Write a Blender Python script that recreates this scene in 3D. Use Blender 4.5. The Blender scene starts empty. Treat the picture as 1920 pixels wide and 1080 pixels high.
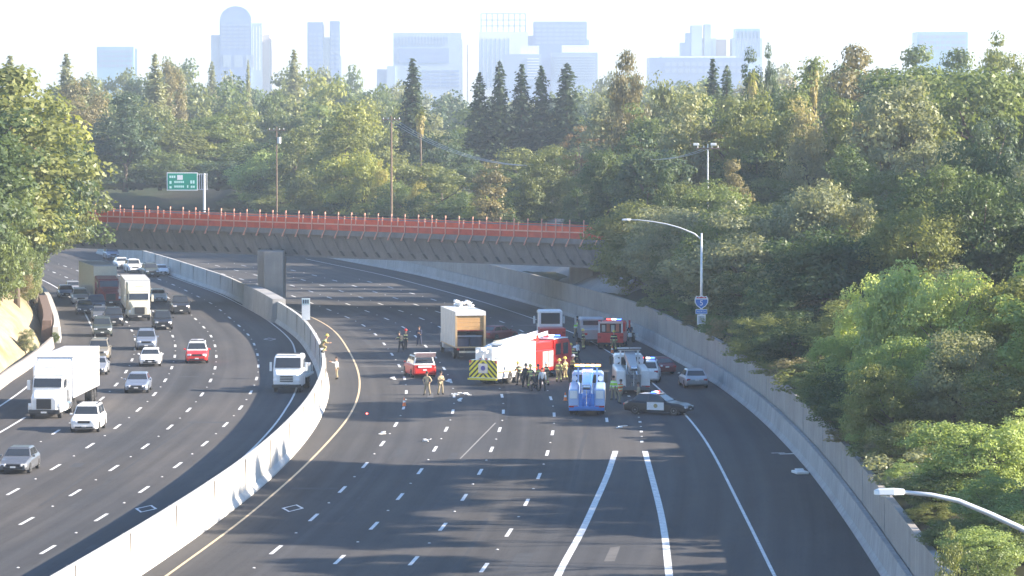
import bpy, bmesh, math, random
import numpy as np
from mathutils import Vector, Matrix
random.seed(7)
np.random.seed(7)
R = math.radians
S = bpy.context.scene
COL = S.collection

# ---------------------------------------------------------------- camera, world, sun, exposure
CAM_H, FPX, HOR = 22.0, 7000.0, 200.0
PITCH = math.atan((540 - HOR) / FPX)
cam_data = bpy.data.cameras.new('camera')
cam = bpy.data.objects.new('camera', cam_data)
COL.objects.link(cam)
cam.location = (0, 0, CAM_H)
cam.rotation_euler = (R(90) - PITCH, 0, 0)
cam_data.sensor_width = 36
cam_data.lens = FPX / 1920 * 36
cam_data.clip_start = 1
cam_data.clip_end = 20000
S.camera = cam
S.render.resolution_x, S.render.resolution_y = 1024, 576

SUN_ELEV, SUN_AZ = R(23), R(-5)           # azimuth measured from +X, towards the camera side
sun_dir = Vector((math.cos(SUN_ELEV) * math.cos(SUN_AZ), math.cos(SUN_ELEV) * math.sin(SUN_AZ), math.sin(SUN_ELEV)))
world = bpy.data.worlds.new('World')
S.world = world
world.use_nodes = True
wn = world.node_tree
bg = wn.nodes['Background']
sky = wn.nodes.new('ShaderNodeTexSky')
sky.sky_type = 'NISHITA'
sky.sun_disc = False
sky.sun_elevation = SUN_ELEV
sky.sun_rotation = math.atan2(sun_dir.x, sun_dir.y)
sky.dust_density = 0.4
sky.air_density = 1.2
sky.ozone_density = 6.0
wn.links.new(sky.outputs[0], bg.inputs[0])
bg.inputs[1].default_value = 0.092
sl = bpy.data.lights.new('sun', 'SUN')
sun = bpy.data.objects.new('sun', sl)
COL.objects.link(sun)
sl.energy = 5.0
sl.angle = R(0.6)
sl.color = (1.0, 0.86, 0.69)
sun.rotation_euler = sun_dir.to_track_quat('Z', 'Y').to_euler()
S.view_settings.view_transform = 'Standard'
S.view_settings.look = 'None'
S.view_settings.exposure = 1.9
S.view_settings.gamma = 1.0
S.view_settings.use_curve_mapping = False
S.render.engine = 'CYCLES'
S.cycles.use_denoising = True
S.cycles.max_bounces = 5
S.cycles.diffuse_bounces = 3
S.cycles.glossy_bounces = 2
S.cycles.transmission_bounces = 3
S.cycles.volume_bounces = 0
S.cycles.transparent_max_bounces = 4

# ---------------------------------------------------------------- helpers
def gp(px, py, z=0.0):
    """where the photograph's pixel meets the level z in the place"""
    d = py - 540.0
    dn = FPX * math.sin(PITCH) + d * math.cos(PITCH)
    k = (CAM_H - z) / dn
    return (px - 960.0) * k, (FPX * math.cos(PITCH) - d * math.sin(PITCH)) * k

def zat(py, Y):
    return CAM_H - (py - HOR) / FPX * Y

def xat(px, Y):
    return (px - 960.0) / FPX * Y

def tag(o, label=None, cat=None, group=None, kind=None):
    if label: o['label'] = label
    if cat: o['category'] = cat
    if group: o['group'] = group
    if kind: o['kind'] = kind
    return o

def empty(name, loc=(0, 0, 0), rz=0.0, label=None, cat=None, group=None):
    o = bpy.data.objects.new(name, None)
    o.empty_display_size = 0.2
    COL.objects.link(o)
    o.location = loc
    o.rotation_euler = (0, 0, rz)
    return tag(o, label, cat, group)

def link(name, me, mat=None, parent=None):
    o = bpy.data.objects.new(name, me)
    COL.objects.link(o)
    if parent: o.parent = parent
    if mat is not None:
        if len(me.materials) == 0: me.materials.append(mat)
        if me.materials[0] != mat:
            o.material_slots[0].link = 'OBJECT'
            o.material_slots[0].material = mat
    return o

class MB:
    """collects shapes; build() links them as ONE mesh object"""
    def __init__(s): s.v, s.f = [], []
    def add(s, vs, fs):
        n = len(s.v)
        s.v += [tuple(a) for a in vs]
        s.f += [tuple(i + n for i in f) for f in fs]
        return s
    def box(s, c, d, rz=0.0, rx=0.0, ry=0.0):
        M = Matrix.Translation(c) @ Matrix.Rotation(rz, 4, 'Z') @ Matrix.Rotation(ry, 4, 'Y') @ Matrix.Rotation(rx, 4, 'X')
        x, y, z = d[0] / 2, d[1] / 2, d[2] / 2
        vs = [M @ Vector(p) for p in ((-x,-y,-z),(x,-y,-z),(x,y,-z),(-x,y,-z),(-x,-y,z),(x,-y,z),(x,y,z),(-x,y,z))]
        return s.add(vs, ((0,3,2,1),(4,5,6,7),(0,1,5,4),(1,2,6,5),(2,3,7,6),(3,0,4,7)))
    def b2(s, x0, x1, y0, y1, z0, z1):
        return s.box(((x0+x1)/2, (y0+y1)/2, (z0+z1)/2), (abs(x1-x0), abs(y1-y0), abs(z1-z0)))
    def loft(s, rings, caps=True):
        n = len(rings[0]); vs = [p for r in rings for p in r]; fs = []
        for k in range(len(rings) - 1):
            for i in range(n):
                j = (i + 1) % n
                fs.append((k*n+i, k*n+j, (k+1)*n+j, (k+1)*n+i))
        if caps:
            fs.append(tuple(reversed(range(n)))); fs.append(tuple((len(rings)-1)*n + i for i in range(n)))
        return s.add(vs, fs)
    def tube(s, pts, r, n=6):
        pts = [Vector(p) for p in pts]; rings = []
        for i, p in enumerate(pts):
            t = (pts[min(i+1, len(pts)-1)] - pts[max(i-1, 0)]).normalized()
            a = t.cross(Vector((0,0,1))) if abs(t.z) < .95 else t.cross(Vector((1,0,0)))
            a.normalize(); b = t.cross(a)
            rr = r[i] if isinstance(r, (list, tuple)) else r
            rings.append([p + (a*math.cos(2*math.pi*k/n) + b*math.sin(2*math.pi*k/n))*rr for k in range(n)])
        return s.loft(rings)
    def cylx(s, c, r, w, n=16):
        return s.tube([(c[0]-w/2, c[1], c[2]), (c[0]+w/2, c[1], c[2])], r, n)
    def cyly(s, c, r, w, n=12):
        return s.tube([(c[0], c[1]-w/2, c[2]), (c[0], c[1]+w/2, c[2])], r, n)
    def cylz(s, c, r, h, n=10, r2=None):
        return s.tube([(c[0], c[1], c[2]), (c[0], c[1], c[2]+h)], [r, r if r2 is None else r2], n)
    def quad(s, a, b, c, d): return s.add((a, b, c, d), ((0,1,2,3),))
    def slab(s, pts, t):
        """a plate of thickness t: pts counter-clockwise seen from outside"""
        p = [Vector(q) for q in pts]
        n = (p[1]-p[0]).cross(p[2]-p[0]).normalized() * t
        m = len(p); vs = p + [q + n for q in p]
        fs = [tuple(reversed(range(m))), tuple(range(m, 2*m))] + [(i, (i+1)%m, m+(i+1)%m, m+i) for i in range(m)]
        return s.add(vs, fs)
    def mesh(s, name='mesh', smooth=False):
        me = bpy.data.meshes.new(name)
        me.from_pydata(s.v, [], s.f)
        bm = bmesh.new(); bm.from_mesh(me)
        bmesh.ops.recalc_face_normals(bm, faces=bm.faces)
        bm.to_mesh(me); bm.free()
        if smooth: me.shade_smooth()
        return me
    def build(s, name, mat, parent=None, smooth=False, bevel=0.0, seg=2):
        o = link(name, s.mesh(name, smooth), mat, parent)
        if bevel:
            m = o.modifiers.new('bevel', 'BEVEL'); m.width = bevel; m.segments = seg; m.limit_method = 'ANGLE'; m.angle_limit = R(35)
        return o

# ---------------------------------------------------------------- materials
_M = {}
def _new(name):
    m = bpy.data.materials.new(name); m.use_nodes = True
    return m, m.node_tree, m.node_tree.nodes['Principled BSDF']

def mat(name, col, rough=0.6, metal=0.0, noise=0.0, nscale=3.0, coat=0.0, emit=0.0, spec=0.5, bump=0.0, coords='Object'):
    if name in _M: return _M[name]
    m, nt, b = _new(name)
    b.inputs['Roughness'].default_value = rough
    b.inputs['Metallic'].default_value = metal
    b.inputs['Coat Weight'].default_value = coat
    b.inputs['Specular IOR Level'].default_value = spec
    b.inputs['Base Color'].default_value = (*col, 1)
    if noise or bump:
        tc = nt.nodes.new('ShaderNodeTexCoord')
        nz = nt.nodes.new('ShaderNodeTexNoise'); nz.inputs['Scale'].default_value = nscale; nz.inputs['Detail'].default_value = 6
        nt.links.new(tc.outputs[coords], nz.inputs['Vector'])
        if noise:
            cr = nt.nodes.new('ShaderNodeMapRange')
            cr.inputs['From Min'].default_value = .25; cr.inputs['From Max'].default_value = .75
            cr.inputs['To Min'].default_value = 1 - noise; cr.inputs['To Max'].default_value = 1 + noise
            nt.links.new(nz.outputs[0], cr.inputs[0])
            mx = nt.nodes.new('ShaderNodeVectorMath'); mx.operation = 'SCALE'
            mx.inputs[0].default_value = col
            nt.links.new(cr.outputs[0], mx.inputs['Scale'])
            nt.links.new(mx.outputs[0], b.inputs['Base Color'])
        if bump:
            bp = nt.nodes.new('ShaderNodeBump'); bp.inputs['Strength'].default_value = bump
            nt.links.new(nz.outputs[0], bp.inputs['Height']); nt.links.new(bp.outputs[0], b.inputs['Normal'])
    if emit:
        b.inputs['Emission Color'].default_value = (*col, 1); b.inputs['Emission Strength'].default_value = emit
    _M[name] = m
    return m

def paint(name, col, metal=0.0): return mat('paint_' + name, col, 0.35, metal, noise=.06, nscale=2.5, coat=.35)

class NT:
    """tiny node helper"""
    def __init__(s, nt): s.nt = nt
    def n(s, t, **k):
        o = s.nt.nodes.new(t)
        for a, v in k.items():
            if isinstance(v, (int, float, str, bool)): setattr(o, a, v)
        return o
    def l(s, a, b): s.nt.links.new(a, b)
    def math(s, op, a, b=None, c=None):
        o = s.n('ShaderNodeMath', operation=op)
        for i, q in enumerate((a, b, c)):
            if q is None: continue
            if isinstance(q, (int, float)): o.inputs[i].default_value = q
            else: s.l(q, o.inputs[i])
        return o.outputs[0]
    def noise(s, vec, scale, detail=4, rough=.5):
        o = s.n('ShaderNodeTexNoise'); o.inputs['Scale'].default_value = scale; o.inputs['Detail'].default_value = detail
        o.inputs['Roughness'].default_value = rough
        s.l(vec, o.inputs['Vector']); return o.outputs[0]
    def mapv(s, vec, sc=(1,1,1), loc=(0,0,0)):
        o = s.n('ShaderNodeMapping'); o.inputs['Scale'].default_value = sc; o.inputs['Location'].default_value = loc
        s.l(vec, o.inputs['Vector']); return o.outputs[0]
    def rng(s, v, a, b, c, d, clamp=True):
        o = s.n('ShaderNodeMapRange'); o.clamp = clamp
        for i, q in enumerate((a, b, c, d)): o.inputs[i + 1].default_value = q
        s.l(v, o.inputs[0]); return o.outputs[0]
    def mix(s, f, a, b, blend='MIX'):
        o = s.n('ShaderNodeMix'); o.data_type = 'RGBA'; o.blend_type = blend
        for i, q in ((0, f), (6, a), (7, b)):
            if isinstance(q, (int, float)): o.inputs[i].default_value = q
            elif isinstance(q, tuple): o.inputs[i].default_value = (*q, 1)
            else: s.l(q, o.inputs[i])
        return o.outputs[2]

def asphalt_material(name, base, tan, width, phase):
    """UV: x = metres across, y = metres along"""
    m, nt, b = _new(name); h = NT(nt)
    uv = h.n('ShaderNodeUVMap', uv_map='UVMap').outputs[0]
    sep = h.n('ShaderNodeSeparateXYZ'); h.l(uv, sep.inputs[0])
    u, v = sep.outputs[0], sep.outputs[1]
    # worn wheel paths: two per lane
    lane = h.math('MULTIPLY', h.math('ADD', u, phase), 2 * math.pi / (3.65 / 2))
    wp = h.math('MULTIPLY', h.math('COSINE', lane), .5)
    streak = h.noise(h.mapv(uv, (1.2, .012, 1)), 1.0, 5, .6)
    patch = h.noise(h.mapv(uv, (.12, .02, 1)), 1.0, 4, .6)
    lanecell = h.math('FLOOR', h.math('DIVIDE', h.math('ADD', u, phase), 3.65))
    wn_ = h.n('ShaderNodeTexWhiteNoise'); wn_.noise_dimensions = '1D'; h.l(lanecell, wn_.inputs['W'])
    big = h.noise(h.mapv(uv, (.05, .05, 1), (3, 9, 0)), 1.0, 5, .6)
    fine = h.noise(h.mapv(uv, (9, 9, 1)), 1.0, 3, .7)
    f = h.math('ADD', h.math('MULTIPLY', h.math('SUBTRACT', streak, .5), 1.5), h.math('MULTIPLY', wp, .22))
    f = h.math('ADD', f, h.math('MULTIPLY', h.math('SUBTRACT', wn_.outputs[0], .5), .34))
    f = h.math('ADD', f, h.math('MULTIPLY', h.math('SUBTRACT', big, .5), .8))
    f = h.math('ADD', f, h.math('MULTIPLY', h.math('SUBTRACT', fine, .5), .35))
    k = h.math('ADD', 1.0, h.math('MULTIPLY', f, .55))
    c = h.mix(h.rng(patch, .42, .62, 0, 1), base, tan)
    sc = h.n('ShaderNodeVectorMath', operation='SCALE'); h.l(c, sc.inputs[0]); h.l(k, sc.inputs['Scale'])
    # dark sealed seams along lane joints and oil drips mid-lane
    cr = h.noise(h.mapv(uv, (.9, .25, 1), (7, 2, 0)), 1.0, 6, .65)
    line = h.math('ABSOLUTE', h.math('SUBTRACT', cr, .5))
    crack = h.rng(line, 0.0, .006, .62, 1)
    sc2 = h.n('ShaderNodeVectorMath', operation='SCALE'); h.l(sc.outputs[0], sc2.inputs[0]); h.l(crack, sc2.inputs['Scale'])
    h.l(sc2.outputs[0], b.inputs['Base Color'])
    b.inputs['Roughness'].default_value = .9; b.inputs['Specular IOR Level'].default_value = .15
    bp = h.n('ShaderNodeBump'); bp.inputs['Strength'].default_value = .25; bp.inputs['Distance'].default_value = .02
    h.l(fine, bp.inputs['Height']); h.l(bp.outputs[0], b.inputs['Normal'])
    return m

def concrete_material(name, col, stain=.35, joint=0.0, axis=1):
    m, nt, b = _new(name); h = NT(nt)
    tc = h.n('ShaderNodeTexCoord').outputs['Object']
    big = h.noise(h.mapv(tc, (.25, .25, .4)), 1.0, 6, .65)
    drip = h.noise(h.mapv(tc, (1.6, 1.6, .12)), 1.0, 4, .6)
    k = h.math('MULTIPLY', h.rng(big, .3, .7, 1 - stain * .6, 1.08), h.rng(drip, .35, .7, 1 - stain * .5, 1.05))
    sc = h.n('ShaderNodeVectorMath', operation='SCALE'); sc.inputs[0].default_value = col; h.l(k, sc.inputs['Scale'])
    h.l(sc.outputs[0], b.inputs['Base Color']); b.inputs['Roughness'].default_value = .85
    b.inputs['Specular IOR Level'].default_value = .3
    return m

def paint_line_material(name, col):
    m, nt, b = _new(name); h = NT(nt)
    tc = h.n('ShaderNodeTexCoord').outputs['Object']
    n1 = h.noise(h.mapv(tc, (2, 2, 2)), 1.0, 6, .75)
    c = h.mix(h.rng(n1, .38, .62, .55, 1), (.16, .16, .17), col)
    h.l(c, b.inputs['Base Color']); b.inputs['Roughness'].default_value = .7
    return m

FOL = {
    'deep green': (0.072, 0.105, 0.052), 'mid green': (0.130, 0.166, 0.070), 'olive green': (0.164, 0.181, 0.078),
    'yellow green': (0.260, 0.269, 0.085), 'bright green': (.25, .31, .13), 'blue green': (0.077, 0.112, 0.078), 'sunny green': (.37, .42, .19),
    'grey green': (0.226, 0.235, 0.160), 'brownish': (0.186, 0.162, 0.100), 'reddish brown': (0.226, 0.157, 0.105),
    'golden': (0.328, 0.280, 0.090), 'dry tan': (0.339, 0.291, 0.170), 'conifer green': (0.056, 0.083, 0.058),
}
def foliage_material(key):
    nm = 'foliage_' + key.replace(' ', '_')
    if nm in _M: return _M[nm]
    col = FOL[key]
    m = bpy.data.materials.new(nm); m.use_nodes = True
    nt = m.node_tree; nt.nodes.remove(nt.nodes['Principled BSDF']); h = NT(nt)
    at = h.n('ShaderNodeAttribute'); at.attribute_name = 'tint'
    oi = h.n('ShaderNodeObjectInfo')
    t = h.math('ADD', h.math('MULTIPLY', at.outputs['Fac'], 1.0), h.math('MULTIPLY', oi.outputs['Random'], .35))
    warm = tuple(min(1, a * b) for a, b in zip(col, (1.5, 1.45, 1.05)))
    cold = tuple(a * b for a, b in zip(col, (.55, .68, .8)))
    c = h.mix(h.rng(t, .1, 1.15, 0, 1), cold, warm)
    d = h.n('ShaderNodeBsdfDiffuse'); h.l(c, d.inputs[0])
    tr = h.n('ShaderNodeBsdfTranslucent')
    c2 = h.mix(.6, c, tuple(min(1, a * b) for a, b in zip(col, (1.9, 1.9, .7)))); h.l(c2, tr.inputs[0])
    g = h.n('ShaderNodeBsdfGlossy'); g.inputs['Roughness'].default_value = .45; g.inputs[0].default_value = (.8, .85, .8, 1)
    mx = h.n('ShaderNodeMixShader'); mx.inputs[0].default_value = .40
    h.l(d.outputs[0], mx.inputs[1]); h.l(tr.outputs[0], mx.inputs[2])
    mx2 = h.n('ShaderNodeMixShader'); mx2.inputs[0].default_value = .025
    h.l(mx.outputs[0], mx2.inputs[1]); h.l(g.outputs[0], mx2.inputs[2])
    h.l(mx2.outputs[0], nt.nodes['Material Output'].inputs[0])
    _M[nm] = m
    return m

GLASS = mat('dark_glass', (.03, .035, .04), .08, 0, spec=.8, coat=.3)
TYRE = mat('tyre_rubber', (.02, .02, .02), .85, noise=.2)
RIM = mat('rim_metal', (.42, .43, .45), .35, .8, noise=.1)
CHROME = mat('chrome', (.6, .62, .65), .2, .9)
BLACK = mat('black_trim', (.025, .025, .027), .55, noise=.15)
LAMPW = mat('headlight_lens', (.85, .87, .9), .15, 0, coat=.5, noise=.03)
LAMPR = mat('taillight_lens', (.45, .02, .02), .2, coat=.4, noise=.05)
STEEL = mat('galvanised_steel', (.58, .6, .62), .45, .5, noise=.08)
WOOD = mat('pole_wood', (.18, .13, .09), .9, noise=.25, nscale=6)
WHITEP = mat('white_panel', (.78, .79, .79), .4, noise=.05, coat=.2)
# ---------------------------------------------------------------- road geometry
class Curve:
    """smoothed x(y) on a 2 m grid; at(y, off) gives the point offset to the side (positive = +x)"""
    def __init__(s, pts, sig=5):
        pts = sorted(pts, key=lambda p: p[1])
        s.y = np.arange(-100, 700, 2.0)
        x = np.interp(s.y, [p[1] for p in pts], [p[0] for p in pts])
        y0, y1 = pts[0][1], pts[-1][1]
        sl0 = (pts[2][0]-pts[0][0])/(pts[2][1]-pts[0][1]); sl1 = (pts[-1][0]-pts[-3][0])/(pts[-1][1]-pts[-3][1])
        x = np.where(s.y < y0, pts[0][0]+(s.y-y0)*sl0, x)
        x = np.where(s.y > y1, pts[-1][0]+(s.y-y1)*sl1, x)
        k = np.exp(-.5*(np.arange(-18, 19)/sig)**2); k /= k.sum()
        xp = np.concatenate([x[0]-(x[1]-x[0])*np.arange(18, 0, -1), x, x[-1]+(x[-1]-x[-2])*np.arange(1, 19)])
        s.x = np.convolve(xp, k, 'valid')
        s.s = np.concatenate([[0], np.cumsum(np.hypot(np.diff(s.x), np.diff(s.y)))])
    def X(s, y): return float(np.interp(y, s.y, s.x))
    def slope(s, y): return (s.X(y+2)-s.X(y-2))/4
    def at(s, y, off=0.0):
        m = s.slope(y); n = math.hypot(1, m)
        return s.X(y)+off/n, y-off*m/n
    def S(s, y): return float(np.interp(y, s.y, s.s))
    def Y(s, a): return float(np.interp(a, s.s, s.y))
    def head(s, y, back=False):
        m = s.slope(y)
        return math.atan2(-m, 1) + (math.pi if back else 0)

W = Curve([(-19.5,156.9),(-18.4,167.6),(-17.2,181.4),(-15.9,197.8),(-14.8,215.4),(-14.4,225),(-13.9,244.5),(-13.8,258.2),(-13.9,265.7),(-14.1,279.1),(-14.7,292.8),(-15.6,307.8),(-16.9,322.1),(-18.2,337.1),(-19.3,348.1),(-20.6,359),(-26.7,399.4),(-29.6,415),(-33.1,436.6),(-38,458.3),(-43.7,484.8),(-48.6,506),(-72,600)])
YR = Curve([(-16.3,174.3),(-14.5,194.5),(-13.3,215.7),(-12.6,228.6),(-12,247.1),(-11.5,260.6),(-11.5,273.6),(-11.7,287.5),(-12.2,300.4),(-13,314),(-14.1,328.8),(-15.2,342),(-16.5,357.9),(-18.2,373.6),(-19.6,382.9),(-25,412),(-29.8,437),(-39,480),(-48,515),(-70,600)])
RB = Curve([(17.3,174.3),(17.6,187.9),(17.8,203.9),(18,222.6),(17.9,237.1),(17.7,255.3),(17.2,273.1),(16,299.8),(14.7,315),(13.3,334.5),(11.0,360.4),(1.9,416.1),(-3.1,442.5),(-12.9,490.5),(-24.8,536),(-42,600)])
LC = Curve([(-23.1,185),(-21.9,199.6),(-21.1,214),(-20.5,228.6),(-20,242.6),(-19.8,256.9),(-19.75,271),(-20,285),(-20.5,299.6),(-21.3,314),(-22.3,328),(-23.6,343),(-25.2,359),(-33.9,420),(-36.8,434),(-39.9,451.6),(-43.2,468),(-52,506),(-75,600)])
LEDGE = -19.6                                  # outer edge of the oncoming carriageway, measured from LC
def ygrid(y0, y1, st): return list(np.arange(y0, y1 + .01, st))

def strip(name, left, right, ys, z, material, parent=None, cols=1):
    """a sheet between two edge functions; UV in metres"""
    vs, fs, uv = [], [], []
    for y in ys:
        a, b = left(y), right(y)
        for k in range(cols + 1):
            t = k / cols
            vs.append((a[0]+(b[0]-a[0])*t, a[1]+(b[1]-a[1])*t, z))
            uv.append((math.hypot(b[0]-a[0], b[1]-a[1])*t, y))
    n = cols + 1
    for i in range(len(ys) - 1):
        for k in range(cols):
            fs.append((i*n+k, i*n+k+1, (i+1)*n+k+1, (i+1)*n+k))
    me = bpy.data.meshes.new(name); me.from_pydata(vs, [], fs)
    ul = me.uv_layers.new(name='UVMap')
    for lp in me.loops: ul.data[lp.index].uv = uv[lp.vertex_index]
    return link(name, me, material, parent)

ASPH_R = asphalt_material('asphalt_near', (.060, .060, .063), (.082, .077, .073), 31, 1.6)
ASPH_L = asphalt_material('asphalt_far_side', (.061, .061, .064), (.090, .083, .078), 24, 1.4)
road = tag(strip('road', lambda y: W.at(y, 0), lambda y: RB.at(y, .2), ygrid(-80, 640, 4), 0, ASPH_R, cols=10), kind='structure')
road2 = tag(strip('road', lambda y: LC.at(y, LEDGE), lambda y: W.at(y, 0), ygrid(-80, 640, 4), 0.001, ASPH_L, cols=8), kind='structure')

# ground: one sheet from behind the camera to the horizon, sunk along the freeway
GTOP = 7.6
rows = [-150, -90] + ygrid(-78, 642, 6) + [700, 800, 1000, 1400, 2000, 3000, 4500, 6000]
offR = [.75, .8, 2.5, 5, 8, 12, 17, 24, 40, 80, 200, 800, 2500, 5800]
zR =  [-.3, 2.95, 3.3, 3.9, 4.8, 5.9, 7.0, 7.6, 7.6, 7.6, 7.6, 7.6, 7.6, 7.6]
offL = [.15, .6, 2, 4, 7, 10, 14, 20, 40, 80, 200, 800, 2500, 5800]
zL =  [-.3, .7, 2.4, 4.2, 5.8, 6.7, 7.2, 7.6, 7.6, 7.6, 7.6, 7.6, 7.6, 7.6]
def ground_z(x, y):
    if y > 645: return GTOP
    yy = max(-78, y)
    dr = x - (RB.X(yy)); dl = (LC.X(yy) + LEDGE) - x
    if dr > 0: return float(np.interp(dr, offR, zR))
    if dl > 0: return float(np.interp(dl, offL, zL))
    return 0.0
vs, fs = [], []
for y in rows:
    yy = min(max(y, -78), 642)
    xl, xr = LC.X(yy) + LEDGE, RB.X(yy)
    low = y <= 643
    line = [(xl-o, z if low else GTOP) for o, z in zip(reversed(offL), reversed(zL))] + [(xr+o, z if low else GTOP) for o, z in zip(offR, zR)]
    for i, (x, z) in enumerate(line):
        jit = 0 if abs(z - GTOP) < .01 or z < .2 or abs(z-3.0) < .01 else .22*math.sin(x*1.3+y*.31)+.15*math.sin(y*.9)
        vs.append((x, y, z + jit))
n = len(offL) + len(offR)
for i in range(len(rows)-1):
    for k in range(n-1): fs.append((i*n+k, i*n+k+1, (i+1)*n+k+1, (i+1)*n+k))
gm, nt, b = _new('dry_ground'); h = NT(nt)
tc = h.n('ShaderNodeTexCoord').outputs['Object']
a1 = h.noise(h.mapv(tc, (.08, .08, .3)), 1.0, 7, .65); a2 = h.noise(h.mapv(tc, (1.5, 1.5, 1.5)), 1.0, 4, .7)
c = h.mix(h.rng(a1, .46, .62, 0, 1), (.40, .33, .225), (.19, .18, .095))
c = h.mix(h.rng(a2, .35, .7, 0, .55), c, (.24, .18, .11))
sp = h.n('ShaderNodeSeparateXYZ'); h.l(tc, sp.inputs[0])
litter = h.mix(h.rng(a1, .4, .6, 0, 1), (.075, .065, .04), (.05, .065, .025))
open_ = h.math('MULTIPLY', h.rng(sp.outputs[0], -26, -32, 0, 1), h.rng(sp.outputs[1], 420, 350, 0, 1))
c = h.mix(open_, litter, c)
h.l(c, b.inputs['Base Color']); b.inputs['Roughness'].default_value = 1; b.inputs['Specular IOR Level'].default_value = .1
me = bpy.data.meshes.new('ground'); me.from_pydata(vs, [], fs); me.shade_smooth()
tag(link('ground', me, gm), kind='structure')

# ---------------------------------------------------------------- painted markings (parts of the road)
LW = paint_line_material('white_marking', (.80, .80, .78))
LY = paint_line_material('yellow_marking', (.72, .55, .32))
dash_me = MB().quad((-.10, -1.8, 0), (.10, -1.8, 0), (.10, 1.8, 0), (-.10, 1.8, 0)).mesh('lane_dash')
dots = MB()
def dashes(cv, off, anchor, y0, y1, parent, period=14.63, size=1.0):
    s0 = cv.S(anchor)
    k = int((cv.S(y0)-s0)/period) - 1
    while True:
        y = cv.Y(s0 + k*period)
        if y > y1: break
        if y >= y0:
            p = cv.at(y, off)
            o = link('lane_dash', dash_me, LW, parent)
            o.location = (p[0], p[1], .006); o.rotation_euler = (0, 0, cv.head(y)); o.scale = (1, size, 1)
            ym = cv.Y(s0 + (k+.5)*period); q = cv.at(ym, off)
            dots.cylz((q[0], q[1], 0), .09, .03, 6, .05)
        k += 1
dashes(YR, 3.65, 228.8, 90, 520, road)
dashes(YR, 7.3, 225.1, 90, 520, road)
dashes(YR, 10.95, 224.9, 90, 520, road)
dashes(YR, 14.6, 222.5, 90, 520, road)
dashes(YR, 18.3, 262, 252, 470, road)
dashes(YR, 20.6, 245.4, 244, 300, road, period=7.5, size=.33)
dashes(LC, 0, 228.6, 120, 520, road2)
dashes(LC, -3.65, 226.6, 140, 520, road2)
dashes(LC, -7.3, 227.0, 150, 520, road2)
dashes(LC, -10.95, 281.0, 150, 520, road2)
tag(dots.build('raised_marker', LW, road), kind='stuff')
def solid(cv, off, y0, y1, w, material, parent, name='edge_line', z=.006):
    f = off if callable(off) else (lambda y: off)
    return strip(name, lambda y: cv.at(y, f(y)-w/2), lambda y: cv.at(y, f(y)+w/2), ygrid(y0, y1, 4), z, material, parent)
solid(YR, 0, 60, 560, .15, LY, road)
redge = Curve([(12.2,150),(12.3,174.3),(12.5,191.9),(12.6,209.8),(12.8,231.1),(12.8,251.2),(12.5,264.2),(11.6,290),(10.3,314),(8.8,334),(6.6,360),(-2.4,416),(-7.4,442),(-17.2,490),(-29,536)])
solid(redge, 0, 60, 540, .17, LW, road)
solid(Curve([(1.0,155),(2.12,175),(3.6,192),(4.7,208),(5.75,222.5),(6.6,238)], 3), 0, 110, 238, .36, LW, road, 'gore_line')
solid(Curve([(6.8,150),(7.37,175),(7.8,188),(8.1,202),(8.3,220),(8.5,238)], 3), 0, 110, 238, .36, LW, road, 'gore_line')
yl_off = lambda y: -float(np.interp(y, [150,249,272,332,347,385,440], [2.95,2.6,2.45,1.5,1.15,.75,.75]))
solid(W, yl_off, 60, 540, .15, LW, road2)
solid(LC, -14.7, 60, 266, .18, LW, road2)
solid(LC, -14.7, 330, 540, .18, LW, road2)
solid(LC, -17.8, 236, 296, .18, LW, road2)
def diamond(px, py, ang, parent):
    x, y = gp(px, py); a, b2, t = 1.9, .62, .16
    o4 = [(0,-a),(b2,0),(0,a),(-b2,0)]; i4 = [(0,-a+t*2.6),(b2-t,0),(0,a-t*2.6),(-b2+t,0)]
    me = bpy.data.meshes.new('lane_symbol')
    me.from_pydata([(p[0],p[1],0) for p in o4+i4], [], [(k,(k+1)%4,4+(k+1)%4,4+k) for k in range(4)])
    o = link('lane_symbol', me, LW, parent); o.location = (x, y, .007); o.rotation_euler = (0,0,ang)
diamond(549, 953, YR.head(205), road); diamond(274, 954, W.head(205), road2); diamond(506, 636, LC.head(350), road2)
# stop-bar like mark and stencil on the right shoulder
m_ = MB(); x, y = gp(1478, 851); m_.box((x, y, .006), (1.2, .5, .002), .2); m_.box((x-.6, y+.6, .006), (.9, .25, .002), .2); m_.build('shoulder_mark', LW, road)
# pale scar across the lanes and sealed joints
m_ = MB(); a, c_ = gp(929, 793), gp(863, 860)
m_.quad((a[0]-.05,a[1],.004),(a[0]+.05,a[1],.004),(c_[0]+.05,c_[1],.004),(c_[0]-.05,c_[1],.004)); m_.build('pavement_scar', mat('scar', (.24,.23,.22), .9, noise=.3), road)

PT = random.Random(12); DARKP = mat('asphalt_patch', (.036,.038,.043), .9, noise=.25, nscale=1.5); PALEP = mat('asphalt_pale', (.105,.10,.096), .9, noise=.25, nscale=1.5)
pd_, pp_ = MB(), MB()
for k in range(34):
    y = PT.uniform(160, 400); cv, off = (YR, PT.choice([1.8,5.5,9.1,12.8,16.4,20])) if k % 3 else (LC, PT.choice([1.8,-1.8,-5.5,-9.1,-12.8]))
    x, yy = cv.at(y, off + PT.uniform(-.7,.7)); m = PT.choice([pd_, pd_, pp_]); w, l = PT.uniform(.25,.9), PT.uniform(2,9); q = cv.head(y)
    if PT.random() < .35: w, l = PT.uniform(2.6,3.4), PT.uniform(.5,1.4)
    c0, s0 = math.cos(q), math.sin(q)
    m.quad(*[(x+a*c0-b_*s0, yy+a*s0+b_*c0, .0035) for a, b_ in ((-w/2,-l/2),(w/2,-l/2*PT.uniform(.8,1)),(w/2*PT.uniform(.8,1),l/2),(-w/2,l/2*PT.uniform(.8,1)))])
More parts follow.
